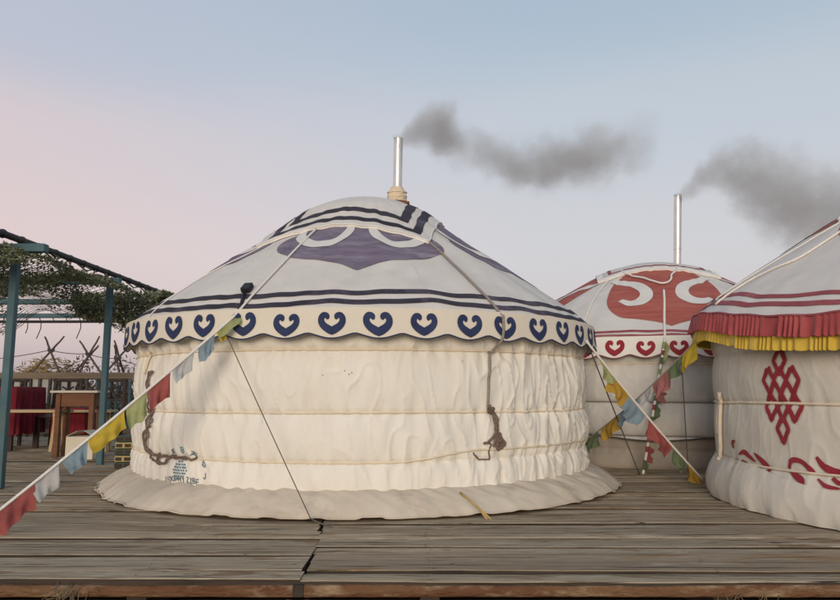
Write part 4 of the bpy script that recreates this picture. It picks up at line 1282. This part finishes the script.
mb = MB(); mb.box((-4.34, 8.72, .005), (-4.0, 9.0, .285), M['boxwhite'], .008); part('carton', mb, bx)
for sx, a in ((-1, -25), (1, 28)):
    mt = Matrix.Translation((-4.17 + sx * .168, 8.86, .288)) @ Matrix.Rotation(R(a), 4, 'Y')
    mb = MB(); mb.box((-.08 if sx > 0 else 0, -.135, 0) if False else ((-.14, -.135, 0) if sx > 0 else (0, -.135, 0)), (0, .135, .004) if sx > 0 else (.14, .135, .004), M['boxwhite'], 0, mt); part('flap', mb, bx)
M['cratey'] = mat('faded yellow plastic', (.36, .30, .12), (.44, .37, .16), 10, rough=.6)
M['crateg'] = mat('dark green plastic', (.04, .06, .045), (.06, .085, .06), 10, rough=.6)
cr = empty('crate_stack', (-3.22, 7.9, 0), 'yellow and dark green striped crate stack beside the large yurt', 'crates')
for k, m_ in enumerate((M['crateg'], M['cratey'], M['crateg'], M['cratey'], M['crateg'])):
    mb = MB(); z0 = .002 + k * .072
    mb.box((-3.33, 7.78, z0), (-3.03, 8.08, z0 + .066), m_, .008)
    for q in range(3): mb.box((-3.315 + q * .095, 7.772, z0 + .014), (-3.25 + q * .095, 7.779, z0 + .05), M['darkwood'])
    part('crate', mb, cr)

# dry straw caught under the deck edge
mb = MB(); g = np.random.RandomState(12); Vv = []; Ff = []
for cx_, n_, sp in [(-1.57, 45, .04), (1.48, 40, .08)]:
    for k in range(n_):
        p = np.array([cx_ + g.normal(0, sp), 3.285 + g.uniform(-.02, .012), g.uniform(-.12, -.05 if cx_ > -1.3 else .0)])
        d = g.normal(0, 1, 3) * (1, .3, 1); d[2] = -abs(d[2]) * 1.2; d[0] *= .5; d /= np.linalg.norm(d); L = g.uniform(.03, .10); q = np.cross(d, (0, 1, 0)); q /= np.linalg.norm(q); q *= .0016
        b0 = len(Vv); Vv += [p - q, p + q, p + d * L + q, p + d * L - q]; Ff.append([b0, b0 + 1, b0 + 2, b0 + 3])
mb.add(Vv, Ff, mat('straw', (.10, .075, .045), (.17, .13, .08), 9, rough=.95, island=.5), False)
mb.build('straw', None, 'wisps of dry straw caught along the deck edge', 'straw', kind='stuff')

# ------------------------------------------------------------------ chimney smoke
def smoke(name, origin, path, label, dens, length, seed):
    """path: (x along the wind, height, radius, density) from the chimney mouth"""
    P = spline(np.array([p[:3] for p in path], float), 6)
    mb = MB()
    pts = np.stack([P[:, 0], 0 * P[:, 0], P[:, 1]], -1)
    mb.tube(pts, P[:, 2] * 1.45, None, 20)
    m = bpy.data.materials.new(name + ' air'); m.use_nodes = True
    t = m.node_tree; t.nodes.clear()
    N = lambda ty, **k: (lambda n: ([setattr(n, a, b) for a, b in k.items()], n)[1])(t.nodes.new(ty))
    L = t.links.new
    def mth(op, a=None, b=None, clamp=False):
        n = N('ShaderNodeMath', operation=op); n.use_clamp = clamp
        for i, v in enumerate((a, b)):
            if v is None: continue
            if isinstance(v, (int, float)): n.inputs[i].default_value = v
            else: L(v, n.inputs[i])
        return n.outputs[0]
    tc = N('ShaderNodeTexCoord')
    # turbulence moves the point that is looked up
    n1 = N('ShaderNodeTexNoise'); n1.inputs['Scale'].default_value = 3.0; n1.inputs['Detail'].default_value = 3.5
    off = N('ShaderNodeVectorMath', operation='ADD'); off.inputs[1].default_value = (seed * 3.7, seed * 1.3, seed * 9.1)
    L(tc.outputs['Object'], off.inputs[0]); L(off.outputs[0], n1.inputs['Vector'])
    sub = N('ShaderNodeVectorMath', operation='SUBTRACT'); L(n1.outputs['Color'], sub.inputs[0]); sub.inputs[1].default_value = (.5, .5, .5)
    sp0 = N('ShaderNodeSeparateXYZ'); L(tc.outputs['Object'], sp0.inputs[0])
    ampl = mth('MINIMUM', mth('MULTIPLY', sp0.outputs[0], .8), .42)
    scl = N('ShaderNodeVectorMath', operation='SCALE'); L(sub.outputs[0], scl.inputs[0]); L(ampl, scl.inputs['Scale'])
    w_ = N('ShaderNodeVectorMath', operation='ADD'); L(tc.outputs['Object'], w_.inputs[0]); L(scl.outputs[0], w_.inputs[1])
    sp = N('ShaderNodeSeparateXYZ'); L(w_.outputs[0], sp.inputs[0])
    u = mth('DIVIDE', sp.outputs[0], length, True)
    def curve(idx, lo, hi):
        rp = N('ShaderNodeValToRGB'); rp.color_ramp.interpolation = 'B_SPLINE' if False else 'EASE'
        e = rp.color_ramp.elements
        xs_ = np.array([p[0] for p in path]) / length
        while len(e) < len(path): e.new(.5)
        for i, p in enumerate(path):
            e[i].position = float(xs_[i]); c = (p[idx] - lo) / (hi - lo); e[i].color = (c, c, c, 1)
        L(u, rp.inputs[0])
        return mth('ADD', mth('MULTIPLY', rp.outputs[0], hi - lo), lo)
    zc = curve(1, -.6, 1.2); rc = curve(2, 0, 1.05); dc = curve(3, 0, 1.0)
    dz = mth('SUBTRACT', sp.outputs[2], zc)
    dist = mth('SQRT', mth('ADD', mth('MULTIPLY', dz, dz), mth('MULTIPLY', sp.outputs[1], sp.outputs[1])))
    rel = mth('DIVIDE', dist, rc)
    body = mth('SUBTRACT', 1.0, rel, True)
    n2 = N('ShaderNodeTexNoise'); n2.inputs['Scale'].default_value = 4.0; n2.inputs['Detail'].default_value = 8; n2.inputs['Roughness'].default_value = .68
    L(off.outputs[0], n2.inputs['Vector'])
    near = mth('SUBTRACT', 1.0, mth('MULTIPLY', sp0.outputs[0], 2.2), True)
    amp_ = mth('ADD', 2.9, mth('MULTIPLY', near, -1.6))
    f_ = mth('ADD', mth('MULTIPLY', body, 1.75), mth('MULTIPLY', mth('SUBTRACT', n2.outputs['Fac'], .5), amp_))
    f_ = mth('ADD', f_, mth('MULTIPLY', near, .22))
    f_ = mth('SUBTRACT', f_, .42, True)
    f_ = mth('ADD', f_, mth('MULTIPLY', body, .11))
    fade = mth('SUBTRACT', 1.0, mth('POWER', rel, 3.0), True)
    dd = mth('MULTIPLY', mth('MULTIPLY', f_, fade), mth('MULTIPLY', dc, dens))
    # nothing upwind of the mouth, nothing past the end
    v = N('ShaderNodeVolumePrincipled'); v.inputs['Color'].default_value = (.78, .75, .71, 1)
    v.inputs['Anisotropy'].default_value = .1
    L(dd, v.inputs['Density'])
    o = N('ShaderNodeOutputMaterial'); L(v.outputs[0], o.inputs['Volume'])
    mb.mats = [m]
    ob = mb.build(name, None, label, 'smoke', 'plumes of chimney smoke', 'stuff')
    ob.location = origin
    return ob
smoke('smoke', (-.229, 7.0, 3.43), [(-.03, -.02, .10, 1), (.10, .05, .17, 1), (.26, .11, .31, 1.0), (.48, .10, .45, 1.0), (.76, -.08, .32, .42), (.95, -.22, .36, .62), (1.3, -.28, .44, .66), (1.7, -.25, .48, .66), (1.95, -.18, .50, .62), (2.25, -.12, .48, .46), (2.5, -.06, .44, .24), (2.78, .0, .38, .0)],
      'grey smoke drifting off the large yurt chimney in two puffs', 4.7, 2.78, 1)
smoke('smoke', (3.525, 9.31, 3.47), [(-.03, -.02, .11, 1), (.12, .08, .20, 1), (.36, .27, .34, 1), (.66, .44, .52, .9), (1.0, .24, .84, .75), (1.4, -.06, 1.0, .70), (1.9, -.24, 1.0, .62), (2.5, -.24, 1.0, .5), (3.1, -.3, .98, .28), (3.8, -.3, .85, .0)],
      'wide grey smoke cloud spreading from the far yurt chimney', 2.5, 3.8, 2)
